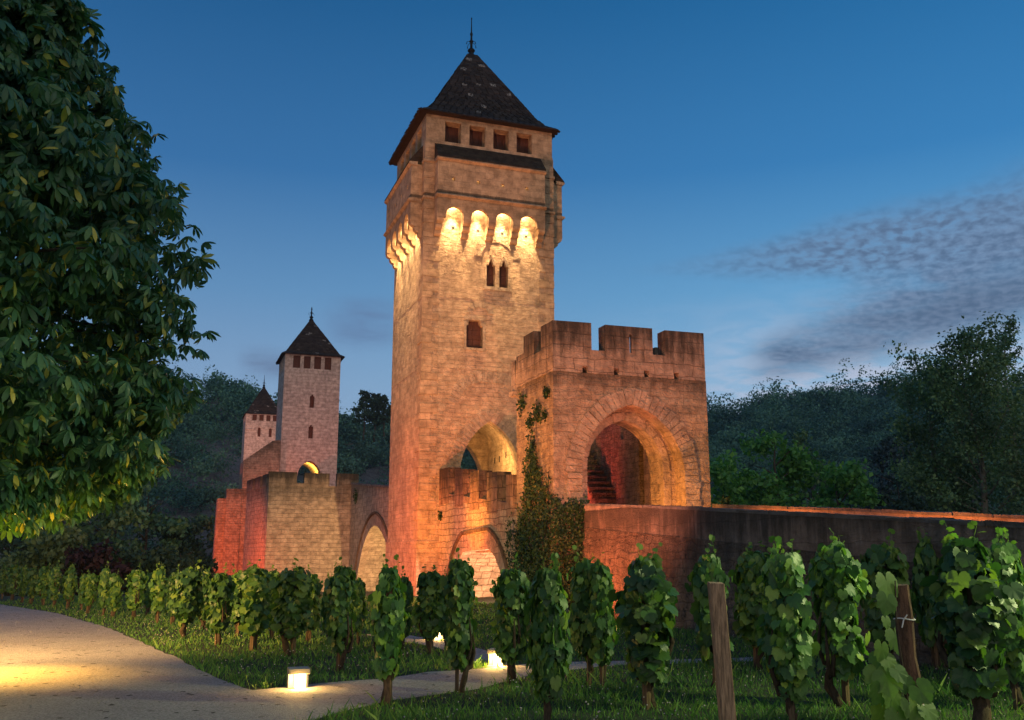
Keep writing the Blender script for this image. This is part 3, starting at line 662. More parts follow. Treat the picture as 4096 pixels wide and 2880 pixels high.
def build_bridge():
    B = bthing('stone_bridge', 'old limestone bridge with long sloping parapet wall and merlons between its towers', 'bridge')
    rnd = random.Random(21)
    # span between gatehouse and main tower: wall with low arch, stepped merlons above
    arch = pointed(-7.5, -1.7, -.6, 1.62, 12, -4.62)
    out = [(-8.25, -2)] + [(-7.5, -2)] + arch + [(-1.7, -2), (-.05, -2), (-.05, 3.5), (-8.25, 2.7)]
    MB().prism([out], SIDE, -1.90, -1.45).build('span_wall', M['span'], B)
    MB().prism([[(-8.0, -2), (-7.5, -2)] + arch + [(-1.7, -2), (-.06, -2), (-.06, 2.0), (-8.0, 1.5)]], SIDE, -1.45, 2.9).build('span_vault', M['span'], B)
    rg = MB(); ring_blocks(rg, arch, .50, lambda a, b, d: (-d, a, b), 1.90 + .012, 1.6, 34, rnd); 
    rg2 = MB(); ring_blocks(rg2, pointed(-8.05, -1.15, -.6, 2.17, 12, -4.62), .10, lambda a, b, d: (-d, a, b), 1.90 + .09, 1.7, 40, rnd, .0, .002)
    rg.build('arch_ring', M['ring'], B); rg2.build('hood_mould', M['hood'], B)
    lim = [(-.06, -1.30, 4.46), (-2.10, -3.05, 4.26), (-3.85, -4.8, 4.08), (-5.6, -6.6, 3.90), (-7.4, -8.0, 3.70)]
    for a, b, z in lim:
        zb = 3.5 + .097 * (a + b) / 2
        MB().prism([[(b, zb - .25), (a, zb - .25), (a, z + .02), (b, z - .02)]], SIDE, -1.915, -1.46).build('merlon', M['merlon'], B)
    MB().prism([[(-8.1, 2.62), (-.06, 3.42), (-.06, 3.62), (-8.1, 2.86)]], SIDE, -1.905, -1.5).build('merlon_course', M['merlon'], B)
    # approach ramp: deck, near parapet (smooth top courses above rubble), far parapet
    prof = [(-10.82, 2.76), (-15.65, 2.47), (-18.7, 2.26), (-22.6, 2.0), (-26, 1.77), (-34, 1.25)]
    zt = lambda s: next((z0 + (z1 - z0) * (s - s0) / (s1 - s0) for (s0, z0), (s1, z1) in zip(prof, prof[1:]) if s1 <= s <= s0), 2.8)
    low = [(s, z - .62) for s, z in prof]
    MB().prism([[(s, z - .05) for s, z in prof] + low[::-1]], SIDE, -1.04, -.62).build('parapet', M['wall_top'], B)
    # rubble below, bulging slightly outwards and rough
    ft = MB(); V = {}
    S = [-10.82 - .30 * i for i in range(78)]
    for i, s in enumerate(S):
        for j in range(9):
            zz = (zt(s) - .62) * (1 - j / 8) - .6 * (j / 8)
            nz = rnd.uniform(-.022, .022) if 0 < j else 0
            V[i, j] = (-1.055 - .035 * j ** .5 + nz, s, zz)
    vs = [V[i, j] for i in range(len(S)) for j in range(9)]
    fs = [(i * 9 + j, (i + 1) * 9 + j, (i + 1) * 9 + j + 1, i * 9 + j + 1) for i in range(len(S) - 1) for j in range(8)]
    n = len(vs); vs += [(-.63, s, zt(s) - .63) for s in S] + [(-.63, s, -.7) for s in S]
    m = len(S); fs += [(n + i, n + i + 1, (i + 1) * 9, i * 9) for i in range(m - 1)] + [(n + i + 1, n + i, n + m + i, n + m + i + 1) for i in range(m - 1)]
    ft.add(vs, fs); ft.build('rubble_footing', M['wall_foot'], B)
    for t0, t1, up, nm in ((-1.07, -.58, 0.0, 'coping'), (2.79, 3.26, .03, 'coping')):
        cp = MB(); s = -10.84
        while s > -33:
            L = rnd.uniform(.8, 1.3); e = min(L, s + 33.9); a, b = s, max(-33.9, s - L + .022)
            cp.hexa([(t0 + .02, b, zt(b) - .06 + up), (t1 - .02, b, zt(b) - .06 + up), (t1 - .02, a, zt(a) - .06 + up), (t0 + .02, a, zt(a) - .06 + up),
                     (t0 + rnd.uniform(.0, .02), b, zt(b) + up), (t1, b, zt(b) + up + rnd.uniform(-.025, .02)), (t1, a, zt(a) + up), (t0 + rnd.uniform(0, .02), a, zt(a) + up + rnd.uniform(-.025, .02))])
            s -= L
        cp.build(nm, M['coping'], B)
    MB().prism([[(s, z - .03) for s, z in prof] + [(-34, -1), (-10.82, -1)]], SIDE, 2.82, 3.24).build('parapet', M['parapet_in'], B)
    MB().prism([[(s, z - .92) for s, z in prof] + [(-34, -1), (-10.82, -1)]], SIDE, -.62, 2.82).build('deck', M['deck'], B)
    MB().box(-1.45, 2.45, -10.8, 0.0, 1.5, 1.85).build('deck', M['deck'], B)
    # first river span beyond the main tower, with its pointed arch
    arch = pointed(6.75, 16.25, -2.2, 2.75, 14, 11.55)
    out = [(5.12, -6), (6.75, -6)] + arch + [(16.25, -6), (18.2, -6), (18.2, 5.10), (5.12, 4.05)]
    MB().prism([out], SIDE, -1.90, -1.5).build('spandrel_wall', M['pier'], B)
    out2 = [(5.12, -6), (6.75, -6)] + arch + [(16.25, -6), (18.2, -6), (18.2, 4.2), (5.12, 3.2)]
    MB().prism([out2], SIDE, -1.5, 2.0).build('vault', M['pier'], B)
    rg = MB(); ring_blocks(rg, arch, .48, lambda a, b, d: (-d, a, b), 1.915, 1.6, 46, rnd); rg.build('arch_ring', M['ring'], B)
    rg = MB(); ring_blocks(rg, pointed(6.2, 16.8, -2.2, 3.28, 14, 11.55), .11, lambda a, b, d: (-d, a, b), 1.985, 1.7, 50, rnd, 0, .002); rg.build('hood_mould', M['hood'], B)
    cp = MB(); cp.prism([[(5.12, 4.05), (18.2, 5.1), (18.2, 5.2), (5.12, 4.15)]], SIDE, -1.95, -1.45); cp.build('coping', M['coping'], B)
    MB().prism([[(5.12, 3.2), (18.2, 4.2), (18.2, 5.15), (5.12, 4.1)]], SIDE, 1.6, 2.0).build('parapet', M['pier'], B)
    # river pier with its refuge parapet
    pl = [(-6.27, 18.2), (-1.5, 18.2), (2.2, 18.2), (2.2, 24.4), (-6.95, 24.4)]
    FL = lambda a, b, d: (a, b, d)
    pr = MB().prism([pl], FL, -6, 4.93).build('pier', M['pier'], B)
    p = MB()
    top = [(-6.29, 4.935), (-1.5, 4.935), (-1.5, 5.69), (-2.69, 5.69), (-2.69, 5.0), (-3.09, 5.0), (-3.09, 5.67), (-4.43, 5.67), (-4.43, 5.12), (-4.82, 5.12), (-4.82, 5.69), (-6.29, 5.70)]
    p.prism([top], FRONT, 18.19, 18.6)
    for a, b in ((18.6, 19.9), (20.4, 22.0), (22.5, 24.4)):
        k0, k1 = -6.29 - (a - 18.2) * .11, -6.29 - (b - 18.2) * .11
        p.hexa([(k0, a, 4.935), (k0 + .4, a, 4.935), (k1 + .4, b, 4.935), (k1, b, 4.935), (k0, a, 5.6), (k0 + .4, a, 5.6), (k1 + .4, b, 5.6), (k1, b, 5.6)])
    p.box(1.8, 2.2, 18.2, 24.4, 4.935, 5.7)
    p.build('pier_parapet', M['pier_par'], pr)
    # deck onwards to the middle and far towers
    MB().prism([[(24.4, -1.0), (50, -1.0), (50, 6.3), (24.4, 4.4)]], SIDE, -1.9, 2.0).build('deck', M['pier'], B)
    MB().prism([[(24.4, 4.4), (50, 6.3), (50, 7.2), (24.4, 5.3)]], SIDE, -1.9, -1.5).build('parapet', M['pier_par'], B)
    MB().prism([[(55, -1.0), (102, 2.0), (102, 9.0), (55, 6.3)]], SIDE, -1.9, 2.0).build('deck', M['pier'], B)
    # stepped beak of the middle tower's pier
    pr = MB().prism([[(-2.62, -6), (-2.62, 10.95), (-3.3, 10.85), (-5.6, 9.1), (-5.6, 6.72), (-5.62, -6)]], FRONT, 49.5, 54.0)
    pr.prism([[(-5.62, -6), (-5.62, 6.70), (-6.82, 6.66), (-6.86, -6)]], FRONT, 49.45, 53.0)
    pr.prism([[(-6.86, -6), (-6.83, 5.92), (-7.50, 5.88), (-7.56, -6)]], FRONT, 49.9, 52.4)
    pr.build('pier', M['mid_wall'], B)
    return B

def build_small_tower(name, label, x0, x1, y0, depth, zb, zw0, zw1, zr, wins, slits, arch, roof_prof, fin, mat, string=None, round_wins=()):
    T = bthing(name, label, 'tower'); y1 = y0 + depth; rnd = random.Random(int(y0))
    mb = MB()
    loops = []
    if arch: l, r, zs, za, ap = arch; a = pointed(l, r, zs, za, 10, ap); out = [(x0, zb), (l, zb)] + a + [(r, zb), (x1, zb), (x1, zw0), (x0, zw0)]
    else: out = [(x0, zb), (x1, zb), (x1, zw0), (x0, zw0)]
    mb.prism([out], FRONT, y0 + .4, y1)
    holes = [[(c - w / 2, z0), (c + w / 2, z0), (c + w / 2, z1), (c + w * .18, z1 + .02), (c + w * .18, z1 + .16), (c - w * .18, z1 + .16), (c - w * .18, z1 + .02), (c - w / 2, z1)] for c, w, z0, z1 in slits]
    for c, w, z0, z1 in round_wins:
        holes.append([(c - w / 2, z0), (c + w / 2, z0)] + [(c + w / 2 * math.cos(t), z1 - w / 2 + w / 2 * math.sin(t)) for t in [math.pi * i / 8 for i in range(9)]])
    mb.prism([out] + holes, FRONT, y0, y0 + .4); mb.build('wall', mat, T)
    for c, w, z0, z1 in list(slits) + list(round_wins):
        MB().box(c - w / 2, c + w / 2, y0 + .28, y0 + .34, z0, z1 + .18).build('window', M['wood'], T)
    if arch:
        rg = MB(); ring_blocks(rg, a, .42, FRONT, y0 - .02, y0 + .25, 22, rnd); rg.build('arch_ring', mat, T)
    if string:
        sc = MB(); cs = [c for c, *_ in round_wins]
        path = [x0 - .05] ; 
        sc.box(x0 - .06, cs[0] - .42, y0 - .07, y0 + .05, string - .05, string + .05).box(cs[0] + .42, cs[1] - .42, y0 - .07, y0 + .05, string - .05, string + .05).box(cs[1] + .42, x1 + .06, y0 - .07, y0 + .05, string - .05, string + .05)
        for c in cs: ring_blocks(sc, pointed(c - .42, c + .42, string, string + .45, 6), .1, FRONT, y0 - .07, y0 + .05, 8, rnd, 0, 0)
        sc.build('string_course', mat, T)
    ws = [(y0 + depth * f0, y0 + depth * f1) for f0, f1 in ((.16, .28), (.34, .46), (.54, .66), (.72, .84))]
    top_storey(T, x0, x1, y0, y1, zw0, zw1, zr, {'f': wins, 'b': wins, 'l': ws, 'r': ws}, .16, mat)
    MB().box(x0 + .3, x1 - .3, y0 + .3, y1 - .3, zw0 - .02, zw1 + .02).build('room_interior', M['darkgap'], T)
    rf = tiled_roof(T, (x0 + x1) / 2, y0 + depth / 2, roof_prof, M['roof'], 1.0, .34, int(y0))
    finial(rf, (x0 + x1) / 2, y0 + depth / 2, roof_prof[-1][1] - .05, fin, 1.15)
    return T

def build_setting_stone():
    build_main_tower(); build_gatehouse(); build_bridge()
    build_small_tower('middle_tower', 'slender pinkish stone tower with pyramid roof standing midway along the bridge', -2.55, 2.36, 50, 5.0, -6, 17.46, 18.58, 18.74,
                      [(-1.83, -1.21), (-.90, -.30), (.01, .62), (.94, 1.54)], [(-.03, .40, 13.96, 15.0), (-.03, .40, 11.24, 12.28)], (-1.04, 1.02, 7.9, 9.3, 0),
                      [(2.78, 18.70), (2.35, 18.98), (1.9, 19.7), (.10, 22.5)], 1.35, M['mid'])
    build_small_tower('far_tower', 'peach lit tower at the far bridge end, partly hidden behind the middle tower', -2.28, 2.62, 102, 5.0, -4, 19.52, 20.36, 20.5,
                      [(-1.37, -.77), (-.43, .17), (.53, 1.10), (1.43, 2.04)], [], None,
                      [(2.62, 20.45), (2.2, 20.9), (1.75, 21.8), (.10, 24.7)], 1.9, M['mid'], 18.25, [(-.35, .40, 17.26, 18.55), (1.17, .40, 17.26, 18.52)])
build_lamps()
build_setting_stone()

# ---------------------------------------------------------------- ground, path, river, hills
PATH_MAIN = [(-40, 52), (-24, 38.5), (-15.11, 28.56), (-11.49, 24.53), (-8.11, 19.69), (-6.16, 16.46), (-4.9, 14.35), (-4.22, 13.11), (-3.7, 12.25), (-3.31, 11.62), (-2.94, 11.15),
             (-2.62, 11.45), (-2.2, 11.78), (-1.64, 12.13), (-1.1, 12.8), (-.58, 13.02), (-.2, 13.3), (.14, 13.62), (.84, 13.92), (1.54, 14.05), (4.0, 14.6), (4.0, 14.1),
             (1.52, 13.62), (.79, 13.05), (.18, 12.35), (-.45, 11.25), (-1.31, 10.44), (-1.59, 9.87), (-1.84, 9.31), (-2.05, 8.3), (-2.2, 6.5), (-2.2, 2), (-40, 2)]
PATH_SIDE = [(-.58, 13.6), (-.30, 13.9), (-.15, 14.75), (-.45, 15.6), (-.9, 16.4), (-1.4, 17.4), (-2.2, 18.6), (-2.7, 18.3), (-1.9, 17.0), (-1.3, 16.0), (-.85, 15.2), (-.62, 14.5)]
def inside(poly, X, Y):
    r = np.zeros(len(X), bool); n = len(poly)
    for i in range(n):
        x0, y0 = poly[i]; x1, y1 = poly[(i + 1) % n]
        c = ((y0 > Y) != (y1 > Y)) & (X < (x1 - x0) * (Y - y0) / (y1 - y0 + 1e-12) + x0); r ^= c
    return r
def jag(poly, amp=.03, step=.25, rnd=random.Random(4)):
    out = []
    for (x0, y0), (x1, y1) in zip(poly, poly[1:] + poly[:1]):
        L = math.hypot(x1 - x0, y1 - y0); n = max(1, int(L / step)) if L < 12 else 1
        for i in range(n):
            f = i / n; a = amp if n > 1 else 0
            out.append((x0 + (x1 - x0) * f + rnd.uniform(-a, a), y0 + (y1 - y0) * f + rnd.uniform(-a, a)))
    return out
# river bank edge runs across the bridge line a little beyond the main tower
def bank_drop(X, Y):
    dx, dy = X - BO.x, Y - BO.y
    s = -dx * math.sin(BAZ) + dy * math.cos(BAZ)
    k = np.clip((s - 4.5) / 9.0, 0, 1); return -5.5 * k * k * (3 - 2 * k)
def build_ground():
    xs = np.concatenate([np.linspace(-1500, -60, 12), np.linspace(-50, 60, 90), np.linspace(70, 1500, 12)])
    ys = np.concatenate([np.linspace(-200, -5, 5), np.linspace(0, 62, 76), np.linspace(70, 1600, 14)])
    X, Y = np.meshgrid(xs, ys); Z = bank_drop(X.ravel(), Y.ravel()).reshape(X.shape)
    V = np.stack([X, Y, Z], -1).reshape(-1, 3); nx = len(xs)
    F = np.array([(j * nx + i, j * nx + i + 1, (j + 1) * nx + i + 1, (j + 1) * nx + i) for j in range(len(ys) - 1) for i in range(nx - 1)])
    tag(mesh_np('ground', V, F, M['soil']), kind='structure')
    for nm, poly, z in (('path', PATH_MAIN, .006), ('path', PATH_SIDE, .010)):
        tag(MB().prism([jag(poly)], lambda a, b, d: (a, b, d), z - .03, z).build(nm, M['gravel']), kind='structure')
    w = MB().add([(-900, 30, -3.6), (900, 30, -3.6), (900, 900, -3.6), (-900, 900, -3.6)], [(0, 1, 2, 3)]).build('river', M['rivermat']); tag(w, kind='structure')
RIDGE_SRC = [(-60, 9.0), (-32, 9.5), (-24, 9.6), (-19.1, 9.2), (-17.4, 9.9), (-15.9, 9.3), (-14.3, 9.2), (-10.3, 7.6), (-9.5, 7.7), (-7.6, 7.8), (-1.3, 7.6), (4, 7.4), (9, 8.2), (11.9, 8.8), (13.6, 9.0), (16, 9.4), (17.5, 9.6), (20.1, 9.8), (22.7, 10.1), (24.8, 10.0), (29.1, 9.8), (60, 9.5)]
RIDGE = [(a, e - (.75 if a < 5 else (1.25 if a < 18 else 1.75))) for a, e in RIDGE_SRC]
def hill_h(azd, r):
    el = np.interp(azd, [a for a, _ in RIDGE], [e for _, e in RIDGE])
    R1 = np.where(azd < 5, 250.0, 330.0) ; R1 = np.interp(azd, [-60, 2, 9, 60], [250, 260, 330, 340]); R0 = R1 * .50
    k = np.clip((r - R0) / (R1 - R0), 0, 1)
    prof = np.where(azd < 4, k ** .8, k ** .9)
    top = np.tan(np.radians(el)) * R1 + EYE
    h = -4 + (top + 4) * prof
    return np.where(r > R1, top - (r - R1) * .05, h)
def build_hills():
    A = np.linspace(-62, 62, 160); Rr = np.concatenate([np.linspace(118, 345, 60), [420, 600]])
    AA, RR = np.meshgrid(A, Rr); H = hill_h(AA, RR)
    H = H + np.where((RR > 150) & (RR < 320), 1, 0) * RNG.normal(0, .6, H.shape)
    V = np.stack([RR * np.sin(np.radians(AA)), RR * np.cos(np.radians(AA)), H], -1).reshape(-1, 3); nx = len(A)
    F = np.array([(j * nx + i, j * nx + i + 1, (j + 1) * nx + i + 1, (j + 1) * nx + i) for j in range(len(Rr) - 1) for i in range(nx - 1)])
    tag(mesh_np('hills', V, F, M['rock']), kind='structure')
QUAD = np.array([(0, 0, 0), (-.34, .42, .10), (0, 1, -.06), (.34, .42, .10)], float); QF = np.array([(0, 3, 2, 1)])
def crown_cloud(P, size, up=.35, C=None):
    n = len(P); tip = unit(RNG.normal(size=(n, 3)) + [0, 0, -.15]); nr = unit(RNG.normal(size=(n, 3)) * .8 + [0, 0, up * 2] + (0 if C is None else 1.7 * unit(P - C)))
    a, b, c = frames(tip, nr); return scatter(QUAD, QF, P, a, b, c, size * RNG.uniform(.7, 1.35, n))
def blob_points(c, rad, n, shell=.55):
    d = unit(RNG.normal(size=(n, 3))); q = RNG.uniform(shell, 1, n) ** .7
    return c + d * q[:, None] * np.asarray(rad)
def hillside(name, label, a0, a1, n, r0, r1, mat, gap=None):
    Vs, Fs, o = [], [], 0
    az = RNG.uniform(a0, a1, n); f = RNG.uniform(0, 1, n) ** .8
    R1 = np.interp(az, [-60, 2, 9, 60], [250, 260, 330, 340]); r = R1 * (r0 + (r1 - r0) * f)
    for a, rr in zip(az, r):
        if gap is not None and gap(a, rr) and RNG.random() < .86: continue
        h = float(hill_h(np.array([a]), np.array([rr]))[0]); w = RNG.uniform(2.6, 5.0) * (rr / 260); tall = RNG.random() < .2
        hgt = w * (1.5 if tall else .85)
        c = np.array([rr * math.sin(R_(a)), rr * math.cos(R_(a)), h + hgt * .75])
        k = 10; lumps = [blob_points(c + RNG.normal(size=3) * [w * .42, w * .42, hgt * .30], [w * .50, w * .50, hgt * .42], 46, .72) for _ in range(k)]
        LP = np.concatenate(lumps); V, F = crown_cloud(LP, w * .16, .25, np.broadcast_to(c - [0, 0, hgt * .3], LP.shape))
        Vs.append(V); Fs.append(F + o); o += len(V)
    ob = mesh_np(name, np.concatenate(Vs), np.concatenate(Fs), mat); tag(ob, label, 'woodland', kind='stuff')
build_ground(); build_hills()
def cliff_gap(a, r): 
    q = r / 250; return (-19 < a < -5) and ((.66 < q < .74) or (.86 < q < .92) or (.55 < q < .60 and a < -13))
hillside('hillside_woodland', 'dark wooded hillside with rocky ledges rising across the river behind the smaller towers', -36, 3, 850, .53, 1.0, M['wood_far'], cliff_gap)
hillside('hillside_woodland', 'dense dark blue green forest covering the hill on the gatehouse side of the valley', 3, 36, 850, .53, 1.0, M['wood_far'])

# ---------------------------------------------------------------- trees
def limbs(mb, base, top, rad, n, spread, rnd, start=.35):
    ends = []
    base, top = Vector(base), Vector(top); ax = top - base
    pts = [base + ax * f + Vector((rnd.uniform(-1, 1), rnd.uniform(-1, 1), 0)) * rad * (0.6 if 0 < f < 1 else 0) for f in [i / 7 for i in range(8)]]
    mb.tube(pts, [rad * (1 - .85 * i / 7) for i in range(8)], 8)
    for k in range(n):
        f = start + (1 - start) * (k + rnd.random()) / n * .95; p = base + ax * f
        a = rnd.uniform(0, 2 * math.pi); L = spread * rnd.uniform(.5, 1.0) * (1.15 - .6 * f)
        d = Vector((math.cos(a), math.sin(a), rnd.uniform(.2, .9)))
        e = p + d * L; m_ = p + d * L * .5 + Vector((0, 0, L * .06))
        mb.tube([p, m_, e], [rad * .35 * (1.1 - f * .6), rad * .2, rad * .05], 5); ends.append((m_, e))
    return ends
def tree(name, label, cat, base, crowns, leaf, size, mat, bark, rad, trunk_top=None, group=None, nl=10, spread=2.0, seed=1, dens=1.0, up=.35):
    """crowns: (dx,dy,z,rx,ry,rz,n) ellipsoid leaf clumps relative to the base."""
    rnd = random.Random(seed); T = thing(name, label, cat, base, 0, group)
    mb = MB(); H = max(c[2] for c in crowns); tt = trunk_top or (0, 0, H)
    ends = limbs(mb, (0, 0, -.5), tt, rad, nl, spread, rnd); mb.build('trunk', bark, T, True)
    P = []; CC = []
    for dx, dy, z, rx, ry, rz, n in crowns:
        c = np.array([dx, dy, z]); sub = max(3, int(n / 90))
        for _ in range(sub):
            q = c + unit(RNG.normal(size=3)) * np.array([rx, ry, rz]) * RNG.uniform(.35, .95)
            P.append(blob_points(q, np.array([rx, ry, rz]) * .34 + .12, int(n / sub * dens), .35)); CC.append(np.repeat(q[None], len(P[-1]), 0))
        P.append(blob_points(c, (rx * .95, ry * .95, rz * .95), int(n * .18 * dens), .3)); CC.append(np.repeat(c[None], len(P[-1]), 0))
    V, F = crown_cloud(np.concatenate(P), leaf, up, np.concatenate(CC)); mesh_np('crown', V, F, mat, T)
    return T
def far_trees():
    # tall airy poplars beyond the parapet at the right edge
    def poplar(px, base_y, Y, top_y, lean, wid, n, label, seed, thin=1.0, leaf=.17):
        b = at_depth(px, base_y, Y); t = at_depth(px + lean, top_y, Y); H = t.z + .5; rnd = random.Random(seed); rng = np.random.default_rng(seed); lx = t.x - b.x
        T = thing('poplar_tree', label, 'tree', (b.x, b.y, -.5), 0, 'trees beyond the bridge parapet'); mb = MB()
        spine = [Vector((lx * f + .12 * math.sin(f * 9 + seed), .1 * math.cos(f * 7), H * f)) for f in [i / 10 for i in range(11)]]
        mb.tube(spine, [.24 * (1 - .93 * i / 10) for i in range(11)], 7)
        P, W = [], []
        for k in range(46):
            f = .12 + .86 * (k + rnd.random()) / 46; i = min(9, int(f * 10)); p = spine[i].lerp(spine[i + 1], f * 10 - i)
            a = rnd.uniform(0, 2 * math.pi); L = wid * (.42 + .75 * math.sin(math.pi * min(1, f * .92 + .06)) ** .8) * rnd.uniform(.55, 1.1) * (1 if f < .8 else .62)
            d = Vector((math.cos(a), math.sin(a), rnd.uniform(.35, 1.1))).normalized(); e = p + d * L; e.z = min(e.z + L * .22, H * 1.02); m_ = p.lerp(e, .5) - Vector((0, 0, L * .05))
            mb.tube([p, m_, e], [.055 * (1.1 - f), .03 * (1.1 - f), .006], 4)
            tw = [(m_.lerp(e, q), 1.0) for q in (.1, .35, .6, .8, 1.0)]
            for j in range(4):
                q = p.lerp(e, rnd.uniform(.3, .95)); dd = Vector((rnd.uniform(-1, 1), rnd.uniform(-1, 1), rnd.uniform(.1, 1.0))).normalized() * L * rnd.uniform(.22, .42); tw += [(q + dd * .5, .8), (q + dd, .8)]
            for q, w in tw: P.append(q); W.append(w * (.6 + L))
        W = np.array(W); W = W / W.sum(); C = np.array([tuple(q) for q in P]); idx = rng.choice(len(C), int(n * thin), p=W)
        Q = C[idx] + rng.normal(size=(len(idx), 3)) * [wid * .075, wid * .075, wid * .07]
        mb.build('trunk', M['palebark'], T, True)
        V, F = crown_cloud(Q, leaf, .3, C[idx] - [0, 0, .2]); mesh_np('crown', V, F, M['poplar'], T)
    poplar(2215, 1130, 44, 768, -62, 3.3, 17000, 'tall dark leaning tree with a pale slanting trunk beyond the parapet', 3)
    poplar(2265, 1130, 50, 722, -12, 2.4, 7500, 'tallest thin topped tree with sky showing through its branches at the frame edge', 4)
    poplar(2105, 1130, 47, 832, -25, 2.9, 9500, 'shorter round shouldered tree with brownish lit leaves beside the tall leaning one', 5)
    def round_tree(px, top, Y, wid, n, mat, label, seed, leaf=.30, zb=-.5, cat='tree', name='broadleaf_tree', bark='bark', group='trees beyond the bridge parapet', low=.25):
        t = at_depth(px, top, Y); H = t.z - zb; rnd = random.Random(seed); cr = []
        for k in range(11):
            f = low + (1 - low) * (k + .5) / 11; w = wid * math.sin(math.pi * min(1, (.25 + .75 * (1 - f)))) ** .7 + .25; a = rnd.uniform(0, 6.28); o = w * rnd.uniform(.3, .75)
            cr.append((o * math.cos(a), o * math.sin(a), H * f * .96, w * .65, w * .65, H * .09 + .3, int(n / 11)))
        return tree(name, label, cat, (t.x, t.y, zb), cr, leaf, leaf, mat, M[bark], .07 + H * .018, None, group, 9, wid, seed, 1.0, .5)
    round_tree(1620, 1020, 46, 1.7, 2600, M['elm'], 'small bright green tree right against the gatehouse edge', 11, .26)
    round_tree(1735, 968, 48, 2.1, 4200, M['elm'], 'bright green layered tree, tallest of the clump between gatehouse and cedar', 12, .26)
    round_tree(1872, 1042, 46, 1.8, 3400, M['elm'], 'low spreading bright green tree at the parapet beside the bluish cedar', 13, .26)
    round_tree(1815, 982, 60, 1.6, 2200, M['poplar'], 'slim grey green tree peeping over the bright green clump', 14, .26)
    round_tree(1968, 985, 74, 3.6, 5200, M['cedar'], 'broad bluish cedar with flat layered boughs behind the green clump', 15, .30, -2, 'tree', 'cedar_tree')
    round_tree(2008, 1060, 66, 2.6, 2600, M['conifer'], 'dark dense tree below the cedar, nearer the parapet', 16, .3)
    # wood on the near and far bank at the left
    L = [(45, 1080, 60, 4.0, 'dark conifer at the very left below the chestnut boughs', 'conifer'), (150, 1060, 64, 3.6, 'dark rounded tree left of the pair of pointed trees', 'conifer'),
         (235, 1085, 58, 2.4, 'pointed grey green tree, left one of the pair behind the vines', 'poplar'), (335, 1085, 60, 2.7, 'pointed grey green tree, right one of the pair behind the vines', 'poplar'),
         (385, 1165, 64, 1.9, 'small dark conifer standing in front of the clipped hedge trees', 'conifer'), (440, 1140, 92, 3.4, 'dark clipped tree beside the orange lit pier', 'poplar'),
         (275, 1010, 92, 5.0, 'broad dark cedar behind the pointed pair', 'conifer'), (110, 990, 96, 5.5, 'large black green tree seen under the chestnut', 'conifer')]
    for i, (px, top, Y, w, lab, m) in enumerate(L):
        round_tree(px, top, Y, w, 3000, M[m], lab, 30 + i, .32, -3.5, 'tree', 'bank_tree', group='dark trees on the river bank', low=.12)
    for px, top, Y, w, lab, m, nm in ((112, 1190, 40, 1.25, 'light green feathery bush, left one behind the vine row', 'bush', 'feathery_bush'), (182, 1192, 40, 1.1, 'light green feathery bush, right one behind the vine row', 'bush', 'feathery_bush'),
                                      (228, 1232, 39, 1.3, 'dark purple leaved bush beside the feathery bushes', 'purple', 'purple_bush'), (30, 1205, 44, 1.6, 'dark low bush behind the leftmost vines', 'conifer', 'low_bush'), (330, 1238, 40, 1.9, 'low dark shrub mass between purple bush and pier', 'conifer', 'low_bush'), (405, 1232, 44, 1.3, 'low dark shrub beside the foot of the orange pier', 'conifer', 'low_bush')):
        round_tree(px, top, Y, w, 1700, M[m], lab, 50 + px, .22, -.6, 'bush', nm, low=.1, group='bushes on the bank')
    # umbrella shaped pines on the skyline between the towers
    for i, (px, top, lab) in enumerate(((818, 880, 'tallest skyline pine with flat layered crown, left of the small clump'), (842, 886, 'middle pine of the skyline clump beside the main tower'), (862, 892, 'pine nearest the main tower on the skyline'))):
        t = at_depth(px, top, 205); zb = at_depth(px, 985, 205).z; H = t.z - zb; rnd = random.Random(70 + i); cr = []
        for k in range(7):
            f = .45 + .55 * k / 6; a = rnd.uniform(0, 6.28); w = 2.6 * (1.15 - .75 * (f - .45) / .55)
            cr.append((w * .6 * math.cos(a), w * .4 * math.sin(a), H * f, w * .8, w * .8, .45, 130)); cr.append((-w * .5 * math.cos(a), 0, H * f - .5, w * .6, w * .6, .4, 90))
        tree('pine_tree', lab, 'tree', (t.x, t.y, zb), cr, .5, .8, M['conifer'], M['bark'], .22, None, 'pines on the skyline', 10, 2.4, 70 + i)
far_trees()

# ---------------------------------------------------------------- chestnut overhanging from the left
def leaflet(ang, L, droop):
    """One obovate leaflet fanned by ang in the leaf plane, drooping."""
    w = [(0.0, .03), (.28, .10), (.58, .20), (.80, .19), (1.0, .0)]
    pts = []
    for t, hw in w:
        y = L * t; z = -droop * t ** 1.6 * L
        for sx in ((-1, 1) if hw > 0 else (0,)): pts.append((sx * hw * L, y, z + (.05 * L if sx and hw > .05 else 0)))
    mids = [(0, L * t, -droop * t ** 1.6 * L - .02) for t, _ in w[1:4]]
    c, s = math.cos(ang), math.sin(ang)
    pts = pts + mids
    V = [(x * c + y * s, -x * s + y * c, z) for x, y, z in pts]
    F = [(0, 2, 9, 9), (0, 9, 1, 1), (9, 3, 1, 1)]
    quads = [(0, 2, 9, 1), (2, 4, 10, 9), (4, 6, 11, 10), (6, 8, 11, 11), (1, 9, 3, 3), (9, 10, 5, 3), (10, 11, 7, 5), (11, 8, 7, 7)]
    return V, quads
def palmate():
    V, F = [], []
    for ang, L in ((0, 1.0), (.75, .95), (-.75, .95), (1.5, .8), (-1.5, .8), (2.2, .55), (-2.2, .55)):
        v, f = leaflet(ang, L, .95); o = len(V); V += v; F += [tuple(i + o for i in q) for q in f]
    return np.array(V, float), np.array(F)
def tri_fix(F):   # quads with a doubled corner become triangles
    t = []
    for q in F:
        t.append((q[0], q[1], q[2]))
        if q[3] != q[2]: t.append((q[0], q[2], q[3]))
    return np.array(t)
